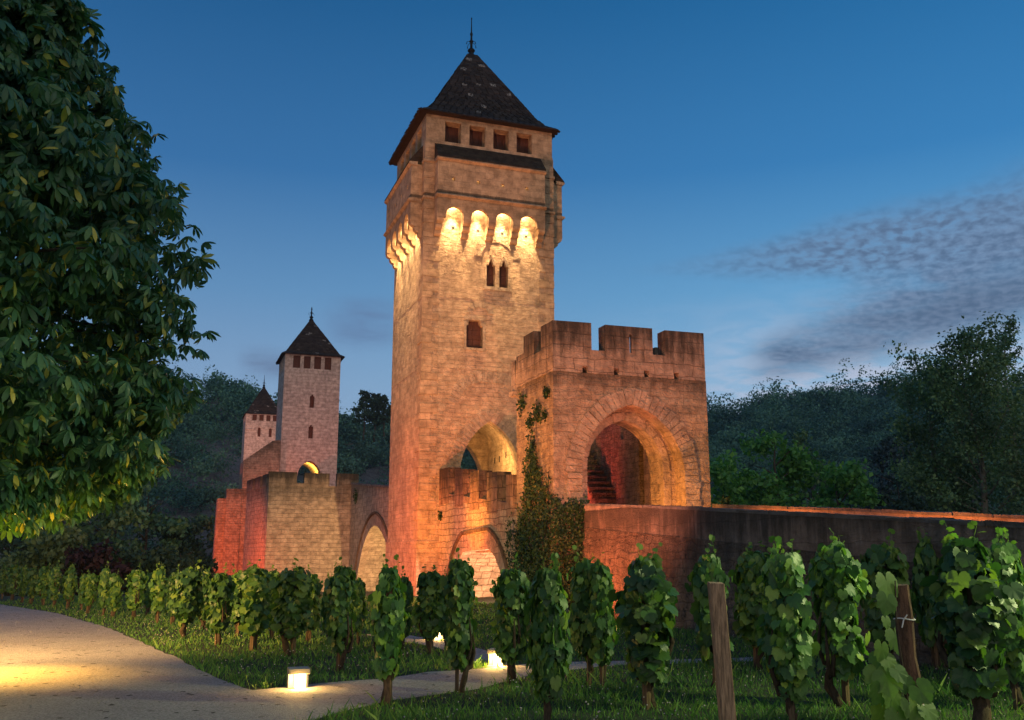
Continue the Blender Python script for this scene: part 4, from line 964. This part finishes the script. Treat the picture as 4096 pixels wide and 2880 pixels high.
def build_chestnut():
    T = thing('chestnut_tree', 'big dark chestnut tree with drooping hand shaped leaves overhanging the path', 'tree', (-7.34, 9.9, 0))
    prof = [(1.55, 1.9), (1.75, 2.35), (2.1, 2.7), (2.4, 3.15), (2.75, 3.5), (3.1, 3.62), (3.7, 3.66), (4.5, 3.72), (5.4, 3.6), (6.0, 3.25), (6.5, 3.0), (7.2, 2.5), (7.7, 2.25), (9.0, 1.3), (9.8, .3)]
    zz = np.array([p[0] for p in prof]); rr = np.array([p[1] for p in prof])
    mb = MB(); rnd = random.Random(8)
    mb.tube([(0, 0, -.2), (.05, .03, 1.2), (-.05, .05, 2.6), (.05, 0, 4.5), (0, .05, 7), (.05, 0, 9.2)], [.38, .30, .27, .22, .13, .03], 10); mb.build('trunk', M['bark'], T, True)
    br = MB(); sprays = []
    for k in range(330):
        z = rnd.uniform(1.75, 9.4); a = rnd.uniform(-math.pi * .80, math.pi * .36); r = float(np.interp(z, zz, rr)) * rnd.choice((.70, .80, .88, .92, .95, .98))
        e = Vector((r * math.cos(a), r * math.sin(a), z)); sprays.append(e)
        if k % 2 == 0:
            m_ = Vector((r * .5 * math.cos(a), r * .5 * math.sin(a), z + .15)); br.tube([(0, 0, z - .5 - r * .12), m_, e], [.06, .035, .010], 5)
    br.build('branches', M['bark'], T, True)
    TV, TF = palmate(); TF = tri_fix(TF)
    P, out = [], []
    for e in sprays:
        n = rnd.randint(38, 54); w = rnd.uniform(.38, .62)
        o = np.array([e.x, e.y, 0]); o = o / max(1e-6, np.linalg.norm(o))
        q = RNG.normal(size=(n, 3)) * [w * .55, w * .55, .13] + np.array(e)
        q[:, 2] -= .10 * np.linalg.norm(q[:, :2] - np.array(e)[:2], axis=1) / w * 1.3
        P.append(q); out.append(np.repeat(o[None], n, 0))
    # thinner fill further in
    n = 7000; z = RNG.uniform(2.0, 9, n); a = RNG.uniform(-math.pi * .85, math.pi * .4, n); r = np.interp(z, zz, rr) * RNG.uniform(.45, .85, n)
    P.append(np.stack([r * np.cos(a), r * np.sin(a), z], 1)); out.append(np.stack([np.cos(a), np.sin(a), 0 * a], 1))
    P = np.concatenate(P); out = np.concatenate(out); n = len(P)
    # keep strictly inside the profile
    rad = np.linalg.norm(P[:, :2], axis=1); lim = np.interp(P[:, 2], zz, rr) * (1.0 + .065 * np.sin(P[:, 2] * 5.1 + np.arctan2(P[:, 1], P[:, 0]) * 4)); k = np.minimum(1, lim / np.maximum(rad, 1e-6)); P[:, :2] *= k[:, None]
    P = P[P[:, 2] > 1.8]; out = out[:len(P)]
    nr = unit(out * .45 + np.array([0, 0, 1.0]) + RNG.normal(size=P.shape) * .38); tip = unit(out * 1.0 + RNG.normal(size=P.shape) * .65 + [0, 0, -.45])
    sd, tp, nm = frames(tip, nr); V, F = scatter(TV, TF, P, sd, tp, nm, RNG.uniform(.095, .155, len(P)))
    mesh_np('crown', V, F, M['chestnut'], T)
    r = .024; hm = None; husk = simple('husk', (.20, .24, .06), .6)
    for _ in range(22):
        e = sprays[rnd.randrange(len(sprays))]
        for j in range(rnd.randint(2, 4)):
            c = (e.x * 1.01 + rnd.uniform(-.09, .09), e.y * 1.01 + rnd.uniform(-.09, .09), e.z - .12 + rnd.uniform(-.06, .05))
            if hm is None: hm = MB().lathe([(0, -r), (r * .7, -r * .7), (r, 0), (r * .7, r * .7), (0, r)], (0, 0, 0), 7).build('chestnut_husk', husk, T, True); o = hm
            else: o = hm.copy(); COL.objects.link(o)
            o.location = c
build_chestnut()

# ---------------------------------------------------------------- vineyard
def vine_leaf():
    half = [(0, 1.04), (7, .93), (13, .95), (20, .84), (27, .85), (33, .77), (39, .86), (45, .97), (51, .86), (58, .87), (65, .77), (73, .76), (80, .84), (87, .77), (95, .82), (104, .72), (114, .74), (124, .64), (136, .64), (148, .54), (160, .42), (171, .22)]
    ang = [-a for a, _ in half[:0:-1]] + [a for a, _ in half]; rad = [r for _, r in half[:0:-1]] + [r for _, r in half]
    c = (0, .38, .0); V = [c]
    for a, r in zip(ang, rad):
        x = r * .62 * math.sin(R_(a)); y = .38 + r * .62 * math.cos(R_(a)); d = math.hypot(x, y - .38)
        V.append((x, y, .14 * abs(x) - .32 * d * d - .10 * max(0, y - .6)))
    n = len(ang); F = [(0, i + 1, i) for i in range(1, n)]
    return np.array(V, float), np.array(F)
LV, LF = vine_leaf()
def vine_proto(seed, nleaf, size, shoots=3, rad=.20):
    """A goblet vine 1.4 m tall: leaves around a trained head, gnarled trunk, stake."""
    rng = np.random.default_rng(seed); rnd = random.Random(seed)
    T = thing('grapevine', 'grapevine', 'grapevine')
    h = .30 + 1.08 * rng.beta(1.2, 1.1, nleaf); th = rng.uniform(0, 2 * math.pi, nleaf)
    lump = 1 + .22 * np.sin(th * 2 + seed) + .18 * np.sin(h * 9 + seed * 2)
    pr = np.interp(h, [.28, .42, .8, 1.15, 1.3, 1.42], [.42, .80, 1.0, .98, .74, .30])
    r = rad * pr * lump * rng.uniform(.45, 1.18, nleaf) ** .6 * np.where(rng.random(nleaf) < .09, rng.uniform(1.15, 1.5, nleaf), 1)
    P = np.stack([r * np.cos(th), r * np.sin(th), h], 1); o = np.stack([np.cos(th), np.sin(th), 0 * th], 1)
    nr = unit(o * 1.0 + np.array([0, 0, .55]) + rng.normal(size=P.shape) * .42); tip = unit(o * .35 + [0, 0, -1.0] + rng.normal(size=P.shape) * .45)
    sd, tp, nm = frames(tip, nr); sc = rng.uniform(.45, 1.28, nleaf) * size; P = P - tp * (sc * .35)[:, None]
    V, F = scatter(LV, LF, P, sd, tp, nm, sc); mesh_np('foliage', V, F, M['vine'], T)
    sh = MB(); LP, LT = [], []
    for k in range(shoots):
        a = rnd.uniform(0, 6.28); b = Vector((rad * .5 * math.cos(a), rad * .5 * math.sin(a), 1.22)); hh = rnd.uniform(.16, .34)
        tpv = b + Vector((rnd.uniform(-.06, .06), rnd.uniform(-.06, .06), hh)); m_ = (b + tpv) / 2 + Vector((rnd.uniform(-.03, .03), rnd.uniform(-.03, .03), 0))
        sh.tube([b, m_, tpv], [.005, .004, .002], 5)
        for f in (.35, .6, .8, .97): LP.append(b.lerp(tpv, f)); LT.append((rnd.uniform(-1, 1), rnd.uniform(-1, 1), .3))
    LP, LT = np.array(LP), unit(np.array(LT)); nr = unit(rng.normal(size=LP.shape) + [0, 0, .8]); sd, tp, nm = frames(LT, nr)
    V, F = scatter(LV, LF, LP, sd, tp, nm, rng.uniform(.30, .60, len(LP)) * size)
    sv = np.array([tuple(v) for v in sh.v]); sf = tri_fix([tuple(f) + ((f[-1],) if len(f) == 3 else ()) for f in sh.f if len(f) <= 4])
    mesh_np('young_shoots', np.concatenate([V, sv]), np.concatenate([F, sf + len(V)]), M['youngvine'], T)
    tr = MB(); p = [Vector((0.03, 0, -.03))]
    for i in range(6): p.append(p[-1] + Vector((rnd.uniform(-.05, .05), rnd.uniform(-.05, .05), .095)))
    tr.tube(p, [.056, .044, .050, .040, .048, .038, .03], 8)
    for k in range(4):
        a = rnd.uniform(0, 6.28); q = p[rnd.choice((3, 4, 5))]; d = Vector((math.cos(a), math.sin(a), 0))
        tr.tube([q, q + d * .10 + Vector((0, 0, .02)), q + d * .15 + Vector((0, 0, .16)), q + d * .10 + Vector((0, 0, .45))], [.03, .026, .022, .008], 6)
    tr.build('trunk', M['vinewood'], T, True)
    MB().hexa([(-.075, -.028, -.1), (-.02, -.028, -.1), (-.02, .025, -.1), (-.075, .025, -.1), (-.06, -.03, 1.18), (-.012, -.03, 1.19), (-.012, .018, 1.18), (-.06, .018, 1.18)]).build('stake', M['stake'], T)
    return T
PROTO = [vine_proto(s, 430, .150, sh, .205) for s, sh in ((1, 3), (2, 2), (3, 5), (4, 2))] + [vine_proto(s, 600, .135, sh, .215) for s, sh in ((5, 4), (6, 3), (7, 6))]
VINES = [  # photo x, base y, top y, half width, prototype, label (left to right)
    (4, 1342, 1270, 13, 0, 'leftmost small grapevine, cut by the frame edge'), (27, 1345, 1265, 15, 1, 'tall narrow grapevine second from the frame edge in the path side row'),
    (49, 1351, 1271, 13, 2, 'slim yellowish grapevine third in the path side row'), (69, 1354, 1275, 17, 3, 'grapevine fourth in the path side row, with a pale leaning trunk'),
    (95, 1357, 1269, 17, 0, 'grapevine fifth in the path side row, joined to the one beside it'), (118, 1360, 1269, 17, 1, 'full headed grapevine sixth in the path side row'),
    (152, 1364, 1271, 18, 2, 'rounded grapevine seventh in the path side row with a forked trunk'), (181, 1370, 1288, 12, 3, 'short grapevine eighth in the path side row, lower than its neighbours'),
    (197, 1375, 1285, 17, 0, 'ragged low grapevine ninth in the path side row'), (229, 1380, 1273, 17, 1, 'orange tinted grapevine tenth in the path side row with two trunks'),
    (252, 1387, 1287, 19, 3, 'golden lit grapevine eleventh in the path side row with a straight stake'), (300, 1387, 1277, 22, 1, 'rounded grapevine twelfth in the path side row above a twisted trunk'),
    (350, 1397, 1272, 23, 2, 'open thin grapevine with two tall dry shoots rising above the row'), (414, 1431, 1275, 36, 3, 'wide leafy grapevine with a thick pale trunk, nearest the bend of the path'),
    (488, 1446, 1284, 30, 1, 'narrow grapevine on a straight stake left of the two widest dark vines'), (567, 1457, 1272, 46, 0, 'wide dark grapevine below the orange lit pier'),
    (650, 1470, 1275, 50, 3, 'broadest dark grapevine below the beige pier face'), (762, 1504, 1272, 35, 4, 'slim light green grapevine behind the lit bollard lamp, below the river arch'),
    (866, 1578, 1272, 48, 5, 'tall grapevine with a wooden post showing at its top, before the tower corner'), (962, 1466, 1282, 38, 0, 'dark grapevine behind the path between two nearer tall vines'),
    (1030, 1552, 1258, 42, 4, 'tall grapevine in front of the low orange lit arch'), (1148, 1532, 1275, 46, 1, 'dark grapevine whose bent trunk stands in front of a glowing bollard'),
    (1230, 1634, 1272, 50, 6, 'foremost bright leafy grapevine in the middle, below the ivy'), (1318, 1536, 1258, 44, 3, 'grapevine right of the ivy, with a twisted trunk on the path edge'),
    (1352, 1541, 1264, 40, 0, 'grapevine hugging its neighbour right of the ivy, before the red wall'), (1457, 1588, 1250, 70, 5, 'big dark grapevine before the red rubble wall'),
    (1600, 1541, 1242, 46, 1, 'grapevine directly behind the pale leaning wooden post'), (1702, 1500, 1238, 50, 0, 'grapevine half hidden between the pale post and the big hanging vine'),
    (1778, 1636, 1238, 64, 6, 'big hanging grapevine with large leaves down to its knotted trunk'), (1891, 1582, 1220, 60, 4, 'dark grapevine with a bare forked trunk beside a straight stake'),
    (1998, 1520, 1224, 52, 3, 'grapevine behind the bark covered post'), (2096, 1500, 1212, 36, 2, 'narrow grapevine with one tall pale shoot standing against the dark parapet'),
    (2200, 1640, 1208, 92, 5, 'largest leafy grapevine near the right frame edge'), (2285, 1590, 1216, 50, 6, 'grapevine cut by the right frame edge')]
BACK = [(330, 1381, 1278, 20, 0), (385, 1400, 1276, 24, 1), (455, 1412, 1274, 30, 2), (530, 1428, 1276, 36, 3), (608, 1436, 1275, 36, 0), (690, 1440, 1280, 34, 1), (735, 1446, 1290, 26, 2), (800, 1452, 1292, 24, 3), (905, 1456, 1286, 28, 1), (1000, 1462, 1284, 24, 2)]
NB = ['behind the open thin vine with tall dry shoots', 'between the thin vine and the wide pale trunked vine', 'left of the straight staked narrow vine', 'behind the left edge of the wide dark vine',
      'in the gap between the two widest dark vines', 'right behind the broadest dark vine', 'between the broadest dark vine and the slim light green one', 'in the gap right of the slim light green vine',
      'left of the dark vine behind the path', 'right of the dark vine behind the path']
USED = set()
def plant(x, yb, yt, hw, k, label, group):
    b = ground_at(x, yb); t = at_depth(x, yt, b.y); h = t.z
    T = PROTO[k]
    if k in USED: T = copy_tree(T)
    USED.add(k)
    T.location = (b.x, b.y, 0); w = hw * (4096 / 2295) / FPX * b.y / math.cos(TILT)
    q = .325 if x < 1400 else .295; T.scale = (w / q, w / q, h / 1.40); T.rotation_euler = (0, 0, random.uniform(0, 6.28))
    T['label'] = label; T['group'] = group
for v in VINES: plant(*v, 'grapevines planted along the path')
for v, n in zip(BACK, NB): plant(v[0], v[1], v[2] + 6, v[3] * .8, v[4], 'rear row grapevine ' + n, 'grapevines of the rear row')
def build_posts():
    def post(name, label, top, bot_dir, Y, w, mat, h):
        a = at_depth(*top, Y); return a
    # pale square post leaning left
    t = at_depth(1604, 1306, 7.0); b = at_depth(1640, 1660, 7.0); b.z = -.1; T = thing('wooden_post', 'pale leaning square wooden post, bare, standing before a grapevine', 'post', (b.x, b.y, 0), 0, 'wooden posts in the vineyard')
    d = Vector((t.x - b.x, 0, t.z)); w = .053
    MB().hexa([(-w, -w, -.1), (w, -w, -.1), (w, w, -.1), (-w, w, -.1), (d.x - w, -w, d.z), (d.x + w, -w, d.z - .004), (d.x + w, w, d.z + .004), (d.x - w, w, d.z + .006)]).build('shaft', M['post'], T, bevel=.006)
    # bark covered round post with white ties and young vine
    t = at_depth(2018, 1311, 6.3); b = at_depth(2062, 1640, 6.3); T = thing('wooden_post', 'bark covered reddish post with white string ties and pale vine leaves', 'post', (b.x, b.y, 0), 0, 'wooden posts in the vineyard')
    d = Vector((t.x - b.x, 0, t.z)); n = 12; pts = [d * (i / n) + Vector((math.sin(i * 1.3) * .006, math.cos(i * 1.7) * .006, 0)) for i in range(n + 1)]
    mb = MB().tube([(0, 0, -.1)] + pts[1:], [.062] + [.060 - .010 * i / n + random.uniform(-.003, .003) for i in range(1, n + 1)], 10); mb.build('shaft', M['bark_post'], T)
    for f in (.84, .45):
        c = d * f; s = MB()
        s.tube([c + Vector((math.cos(a) * .064, math.sin(a) * .064, .006 * math.sin(a * 2))) for a in [i * math.pi / 8 for i in range(17)]], [.0045] * 17, 5)
        s.tube([c + Vector((-.03, -.064, 0)), c + Vector((-.05, -.075, -.05))], [.005, .004], 5); s.tube([c + Vector((-.03, -.066, 0)), c + Vector((-.01, -.076, .03))], [.005, .004], 5)
        s.build('string_tie', M['string'], T)
    V_ = thing('young_grapevine', 'young grapevine with big pale leaves tied to the bark covered post', 'grapevine', (b.x, b.y, 0))
    st = MB(); pts = [Vector((-.05, -.06, 0)), Vector((-.12, -.07, .3)), Vector((-.10, -.08, .55)), d * .6 + Vector((-.08, -.08, 0)), d * .8 + Vector((-.09, -.08, 0)), d + Vector((-.06, -.07, .03))]
    st.tube(pts, [.012, .011, .010, .008, .006, .004], 6); st.build('stem', M['vinewood'], V_, True)
    px = [(1988, 1306, 62, 8, 0), (1988, 1345, 44, -12, 0), (1986, 1390, 26, 8, 0), (2008, 1425, 54, 12, 1), (1976, 1452, 40, -10, 0), (1990, 1480, 40, 25, 0), (1966, 1508, 46, -8, 0), (1988, 1520, 52, 8, 0), (2012, 1505, 36, 35, 0), (1972, 1548, 44, -22, 0), (2000, 1556, 56, 5, 0), (2028, 1530, 34, 40, 0), (2062, 1545, 46, 40, 0), (2078, 1590, 48, 30, 0), (2040, 1580, 46, 15, 0), (1978, 1592, 56, -6, 0), (2015, 1604, 54, 10, 0), (2046, 1612, 44, 20, 0), (2030, 1425, 30, 30, 1), (1970, 1475, 34, -30, 0)]
    P, sd_, tp_, nm_, sc = [], [], [], [], []
    for x, y, w, ro, bh in px:
        p = at_depth(x, y, 6.42 if bh else 6.20 - random.uniform(0, .12)); P.append((p.x - b.x, p.y - b.y, p.z)); a = R_(ro)
        tp_.append((math.sin(a), -.25 + random.uniform(-.2, .2), -math.cos(a))); nm_.append((random.uniform(-.4, 1.0), -1, .7 + random.uniform(-.4, .6))); sc.append(w / 2101 * 6.3 / .80)
    P = np.array(P, float); sd, tp, nm = frames(np.array(tp_, float), np.array(nm_, float)); sc = np.array(sc); P = P - tp * (sc * .4)[:, None]
    Vv, Ff = scatter(LV, LF, P, sd, tp, nm, sc); mesh_np('foliage', Vv, Ff, M['youngvine'], V_)
    # squared stake showing in the head of the vine before the tower corner
    t = at_depth(874, 1306, ground_at(866, 1578).y - .07); T = thing('wooden_post', 'short topped squared stake showing in the head of a tall grapevine', 'post', (t.x, t.y, 0), 0, 'wooden posts in the vineyard')
    MB().box(-.032, .032, -.03, .03, -.1, t.z).build('shaft', M['bark_post'], T, bevel=.004)
build_posts()

# ---------------------------------------------------------------- ivy and wall plants
IVL = np.array([(0, 0, 0), (-.5, .25, .06), (-.30, .62, .02), (0, 1, -.08), (.30, .62, .02), (.5, .25, .06)], float); IVF = np.array([(0, 5, 4), (0, 4, 3), (0, 3, 2), (0, 2, 1)])
def build_ivy():
    I = bthing('ivy', 'thick brownish green ivy climbing the gatehouse corner from the wall foot', 'ivy')
    rng = np.random.default_rng(40); P, N = [], []
    def sheet(n, fn, nrm, thick):
        k = 0
        while k < n:
            q = fn(rng)
            if q is None: continue
            P.append(np.array(q) + np.array(nrm) * thick * rng.uniform(0, 1)); N.append(nrm); k += 1
    flank = [(-8.25, -.3), (-8.15, 1.4), (-8.3, 2.3), (-8.85, 3.0), (-9.1, 4.2), (-9.4, 4.75), (-9.6, 4.6), (-9.75, 3.9), (-10.1, 3.7), (-10.3, 3.0), (-10.6, 3.45), (-10.8, 2.9), (-10.8, -.3)]
    def f1(r):
        s, z = r.uniform(-10.82, -7.9), r.uniform(-.2, 5.1); j = r.normal(0, .10, 2)
        return (-1.80, s, z) if inside(flank, np.array([s + j[0]]), np.array([z + j[1]]))[0] else None
    sheet(8200, f1, (-1, 0, 0), .12)
    low = [(-8.1, -.3), (-8.0, .9), (-7.75, 1.7), (-7.85, 2.2), (-8.1, 2.5), (-8.3, 2.6), (-8.3, -.3)]
    def f0(r):
        s, z = r.uniform(-8.3, -7.3), r.uniform(-.2, 3.0); j = r.normal(0, .08, 2)
        return (-1.92, s, z) if inside(low, np.array([s + j[0]]), np.array([z + j[1]]))[0] else None
    sheet(300, f0, (-1, 0, 0), .14)
    def fc(r):
        z = r.uniform(-.2, 3.0); return (-1.80 + r.uniform(-.05, .1), -10.82 - r.uniform(-.1, .08), z)
    sheet(520, fc, (-.7, -.7, 0), .10)
    front = [(-1.83, 3.0), (-1.6, 2.65), (-1.38, 2.85), (-1.08, 2.86), (-.90, 2.82), (-.92, 2.3), (-1.0, 1.7), (-1.05, -.3), (-1.83, -.3)]
    def f2(r):
        t, z = r.uniform(-1.85, -.85), r.uniform(-.2, 2.95); j = r.normal(0, .05, 2)
        return (t, -10.84, z) if inside(front, np.array([t + j[0]]), np.array([z + j[1]]))[0] else None
    sheet(3200, f2, (-.15, -1, 0), .14)
    def f3(r):
        s, z = r.uniform(-12.0, -10.8), r.uniform(-.2, 2.8)
        return (-1.06, s, z) if z < 2.6 - (-10.8 - s) * 3.6 + r.normal(0, .25) else None
    sheet(240, f3, (-1, 0, 0), .14)
    P_ = np.array(P); N_ = np.array(N); lump = .10 * np.sin(P_[:, 1] * 7 + P_[:, 2] * 3) * np.sin(P_[:, 2] * 6); P_ = P_ + N_ * (.05 + .6 * lump[:, None])
    nr = unit(N_ + rng.normal(size=P_.shape) * .55 + [0, 0, .35]); tip = unit(rng.normal(size=P_.shape) * .6 + [0, 0, -1]); sd, tp, nm = frames(tip, nr)
    V, F = scatter(IVL, IVF, P_, sd, tp, nm, rng.uniform(.045, .085, len(P_))); mesh_np('ivy_leaves', V, F, M['ivy'], I)
    st = MB()
    for k in range(9):
        s = -8.4 - .27 * k; p = [(-1.82, s + .12 * math.sin(z * 2 + k), z) for z in np.linspace(-.2, 2.5 + (k % 3) * .6, 8)]; st.tube(p, [.03 - .003 * i for i in range(8)], 5)
    st.build('stems', M['vinewood'], I, True)
    # tufts rooted in joints
    tufts = [((-1.83, -9.75, 5.35), .34, 'dark hanging plant tuft high on the gatehouse side wall'), ((-1.83, -8.55, 5.75), .36, 'wall plant clump under the projecting bracket stone'), ((-1.83, -10.45, 5.75), .22, 'small plant tuft near the gatehouse corner below the parapet'),
             ((-1.83, -9.2, 5.15), .26, 'straggling plant above the ivy tip on the gatehouse side wall'), ((-1.83, -10.3, 5.2), .16, 'tiny plant tuft in the gatehouse corner joints'), ((-1.92, -.35, 2.9), .20, 'small bushy weed where the merlon wall meets the tower'),
             ((-1.92, 16.4, 4.5), .42, 'weed clump high in the angle of the river pier'), ((2.95, -11.3, 2.85), .32, 'dry weeds growing on the far parapet beside the gatehouse')]
    for (p, r, lab) in tufts:
        T = thing('wall_weed', lab, 'wall plant', BL(*p), BAZ, 'weeds in the masonry')
        n = int(150 * r / .3); q = blob_points(np.zeros(3), (r * .45, r, r), n, .1); q[:, 2] -= .1
        nr = unit(rng.normal(size=q.shape) + [-1, 0, .4]); tp0 = unit(rng.normal(size=q.shape) + [0, 0, -.4]); sd, tp, nm = frames(tp0, nr)
        V, F = scatter(IVL, IVF, q, sd, tp, nm, rng.uniform(.05, .10, n)); mesh_np('leaves', V, F, M['ivy'], T)
build_ivy()

# ---------------------------------------------------------------- lamps of the path and floodlight housings
def bollard(loc, rotz, label, power):
    T = thing('bollard_lamp', label, 'lamp', (loc[0], loc[1], 0), rotz, 'bollard lamps along the path')
    MB().box(-.12, .12, -.115, .115, .165, .225).build('cap', M['lampbody'], T, bevel=.006)
    MB().box(-.12, -.05, -.03, .115, -.02, .165).box(.085, .112, -.02, .1, -.02, .165).box(-.05, .085, .08, .112, -.02, .165).build('support', M['lampbody'], T, bevel=.004)
    MB().box(-.045, .078, -.06, .05, .01, .155).build('lens', M['lens'], T)
    MB().box(-.12, .12, -.1, .115, -.03, .006).build('base', M['lampbody'], T)
    m = Matrix.Rotation(rotz, 3, 'Z')
    for dx, dy in ((.0, -.10),):
        q = m @ Vector((dx, dy, 0)); lamp('bollard_light', (loc[0] + q.x, loc[1] + q.y, .10), power, (1, .56, .14), None, local=False, radius=.04)
bollard((-2.47, 11.36), .32, 'lit square bollard lamp at the tip of the lawn where the paths meet', 34)
bollard((-.20, 13.5), -.25, 'glowing bollard lamp behind the bent vine trunk at the side path', 45)
bollard((-7.6, 12.7), .9, 'bollard lamp at the left of the wide path, throwing a yellow pool on the gravel', 60)
bollard((-1.34, 17.4), .3, 'small distant bollard lamp glimpsed between vine trunks', 18)
def flood(x, y, label):
    p = ground_at(x, y); T = thing('floodlight', label, 'floodlight', (p.x, p.y, 0), .3, 'ground floodlights among the vines')
    MB().box(-.07, .07, -.05, .05, .05, .15).build('housing', M['lampbody'], T, bevel=.008)
    MB().box(-.055, .055, -.058, -.049, .065, .135).build('lens', M['lens_cool'], T)
    MB().box(-.02, .02, -.02, .02, -.02, .05).box(-.07, .07, -.05, .05, -.02, .01).build('stand', M['iron'], T)
    lamp('floodlight_beam', (p.x, p.y - .2, .25), 4, (1, .75, .5), None, local=False, radius=.05)
flood(505, 1396, 'ground floodlight glowing low behind the narrow staked vine'); flood(430, 1390, 'ground floodlight behind the wide pale trunked vine')
# street lamp above the right part of the vineyard, outside the picture
lamp('path_lamp_pool', (-7.0, 12.5, 1.7), 900, (1, .50, .07), (-6.4, 12.4, 0), 88, 1.0, .12, local=False)
lamp('path_lamp_vines', (-9.6, 10.8, 2.4), 7500, (1, .56, .16), (-7.4, 19, .6), 92, .9, .15, local=False)
lamp('path_lamp_glow', (-7.1, 12.0, .55), 110, (1, .56, .09), None, local=False, radius=.2)
lamp('path_lamp_tree', (-6.9, 11.4, .45), 620, (1, .60, .10), (-5.6, 9.2, 3.0), 95, 1.0, .2, local=False)
lamp('street_lamp_light', (8.5, 8.2, 4.6), 1700, (.90, 1.0, .42), (3.2, 8.0, .9), 75, .6, .15, local=False)

# ---------------------------------------------------------------- grass and clover
def build_grass():
    n = 420000
    X = RNG.uniform(-16, 14, n); Y = 4.5 + 28 * RNG.uniform(0, 1, n) ** 1.35
    keep = (np.abs(X) < .60 * Y + .6) & ~inside(PATH_MAIN, X, Y) & ~inside(PATH_SIDE, X, Y) & (RNG.uniform(0, 1, n) < np.clip(8.0 / Y, .12, 1))
    dx, dy = X - BO.x, Y - BO.y; t = dx * math.cos(BAZ) + dy * math.sin(BAZ); s = -dx * math.sin(BAZ) + dy * math.cos(BAZ)
    keep &= ~((t > -1.1) & (t < 3.3) & (s < 0)) & ~((t > -1.9) & (s > -10.8))
    X, Y = X[keep], Y[keep]; n = len(X)
    tall = RNG.random(n) < .06
    h = RNG.uniform(.035, .085, n) * np.where(tall, 2.2, 1) * (1 + .5 * np.sin(X * 1.7) * np.sin(Y * 1.3)); w = .0035 * np.clip(Y / 6, 1, 4)
    a = RNG.uniform(0, 2 * math.pi, n); ln = RNG.normal(0, .45, (n, 2)) * h[:, None]
    ca, sa = np.cos(a) * w, np.sin(a) * w
    V = np.empty((n, 4, 3)); z0 = np.zeros(n)
    V[:, 0] = np.stack([X - ca, Y - sa, z0], 1); V[:, 1] = np.stack([X + ca, Y + sa, z0], 1)
    V[:, 2] = np.stack([X + ln[:, 0] * .5 + ca * .8, Y + ln[:, 1] * .5 + sa * .8, h * .62], 1); V[:, 3] = np.stack([X + ln[:, 0], Y + ln[:, 1], h], 1)
    F = np.array([(0, 1, 2, 3)])[None] + (np.arange(n) * 4)[:, None, None]
    tag(mesh_np('grass', V.reshape(-1, 3), F.reshape(-1, 4), M['grass']), 'short clover filled grass under the vines beside the gravel path', 'grass', kind='stuff')
    n = 6500; X = RNG.uniform(-13, 12, n); Y = 6 + 20 * RNG.uniform(0, 1, n) ** 1.2
    den = .5 + .5 * np.sin(X * 1.1 + 1) * np.sin(Y * .8) + RNG.normal(0, .25, n)
    keep = (np.abs(X) < .6 * Y + .6) & ~inside(PATH_MAIN, X, Y) & ~inside(PATH_SIDE, X, Y) & (den > .35)
    dx, dy = X - BO.x, Y - BO.y; t = dx * math.cos(BAZ) + dy * math.sin(BAZ); s = -dx * math.sin(BAZ) + dy * math.cos(BAZ)
    keep &= ~((t > -1.1) & (s < 0)); X, Y = X[keep], Y[keep]; n = len(X)
    b = MB().lathe([(0, -.7), (.75, -.3), (.95, .2), (.5, .8), (0, .95)], (0, 0, 0), 6); TV = np.array(b.v); TF = tri_fix(b.f)
    P = np.stack([X, Y, RNG.uniform(.07, .13, n)], 1); e = np.tile(np.eye(3)[None], (n, 1, 1))
    V, F = scatter(TV, TF, P, e[:, 0], e[:, 1], e[:, 2], RNG.uniform(.005, .010, n))
    tag(mesh_np('clover_flowers', V, F, M['clover']), 'white clover heads scattered through the lawn', 'clover', kind='stuff')
build_grass()

def build_loose_stones():
    n = 5200; X = RNG.uniform(-12, 5, n); Y = 6.5 + 20 * RNG.uniform(0, 1, n) ** 1.5
    k = (inside(PATH_MAIN, X, Y) | inside(PATH_SIDE, X, Y)) & (np.abs(X) < .6 * Y + .5); X, Y = X[k], Y[k]; n = len(X)
    b = MB().lathe([(0, -.5), (.8, -.3), (1.0, .1), (.6, .5), (0, .62)], (0, 0, 0), 5); TV = np.array(b.v); TF = tri_fix(b.f)
    P = np.stack([X, Y, np.full(n, .010)], 1); a = RNG.uniform(0, 6.28, n); z = np.zeros(n)
    sd = np.stack([np.cos(a), np.sin(a), z], 1); tp = np.stack([-np.sin(a), np.cos(a), z], 1) * RNG.uniform(.5, 1, n)[:, None]; nm = np.tile([[0, 0, .7]], (n, 1))
    V, F = scatter(TV, TF, P, sd, tp, nm, RNG.uniform(.004, .013, n) * np.where(RNG.random(n) < .05, 1.7, 1))
    tag(mesh_np('loose_gravel', V, F, simple('loose_stones', (.30, .28, .26), .9, .5, 1.5)), 'loose pale stones lying on the gravel path', 'gravel', kind='stuff')
build_loose_stones()

# ---------------------------------------------------------------- evening haze in the valley
def build_haze():
    m, nt = new_mat('haze')
    v = nt('ShaderNodeVolumePrincipled', {'Color': (.50, .76, .95, 1), 'Density': .00020, 'Anisotropy': .1})
    nt.l.new(v.outputs[0], nt('ShaderNodeOutputMaterial').inputs['Volume'])
    h = MB().box(-1600, 1600, -300, 1700, -7.2, 72.0).build('haze', m); tag(h, 'thin blue evening haze filling the valley', 'haze', kind='stuff')
build_haze()
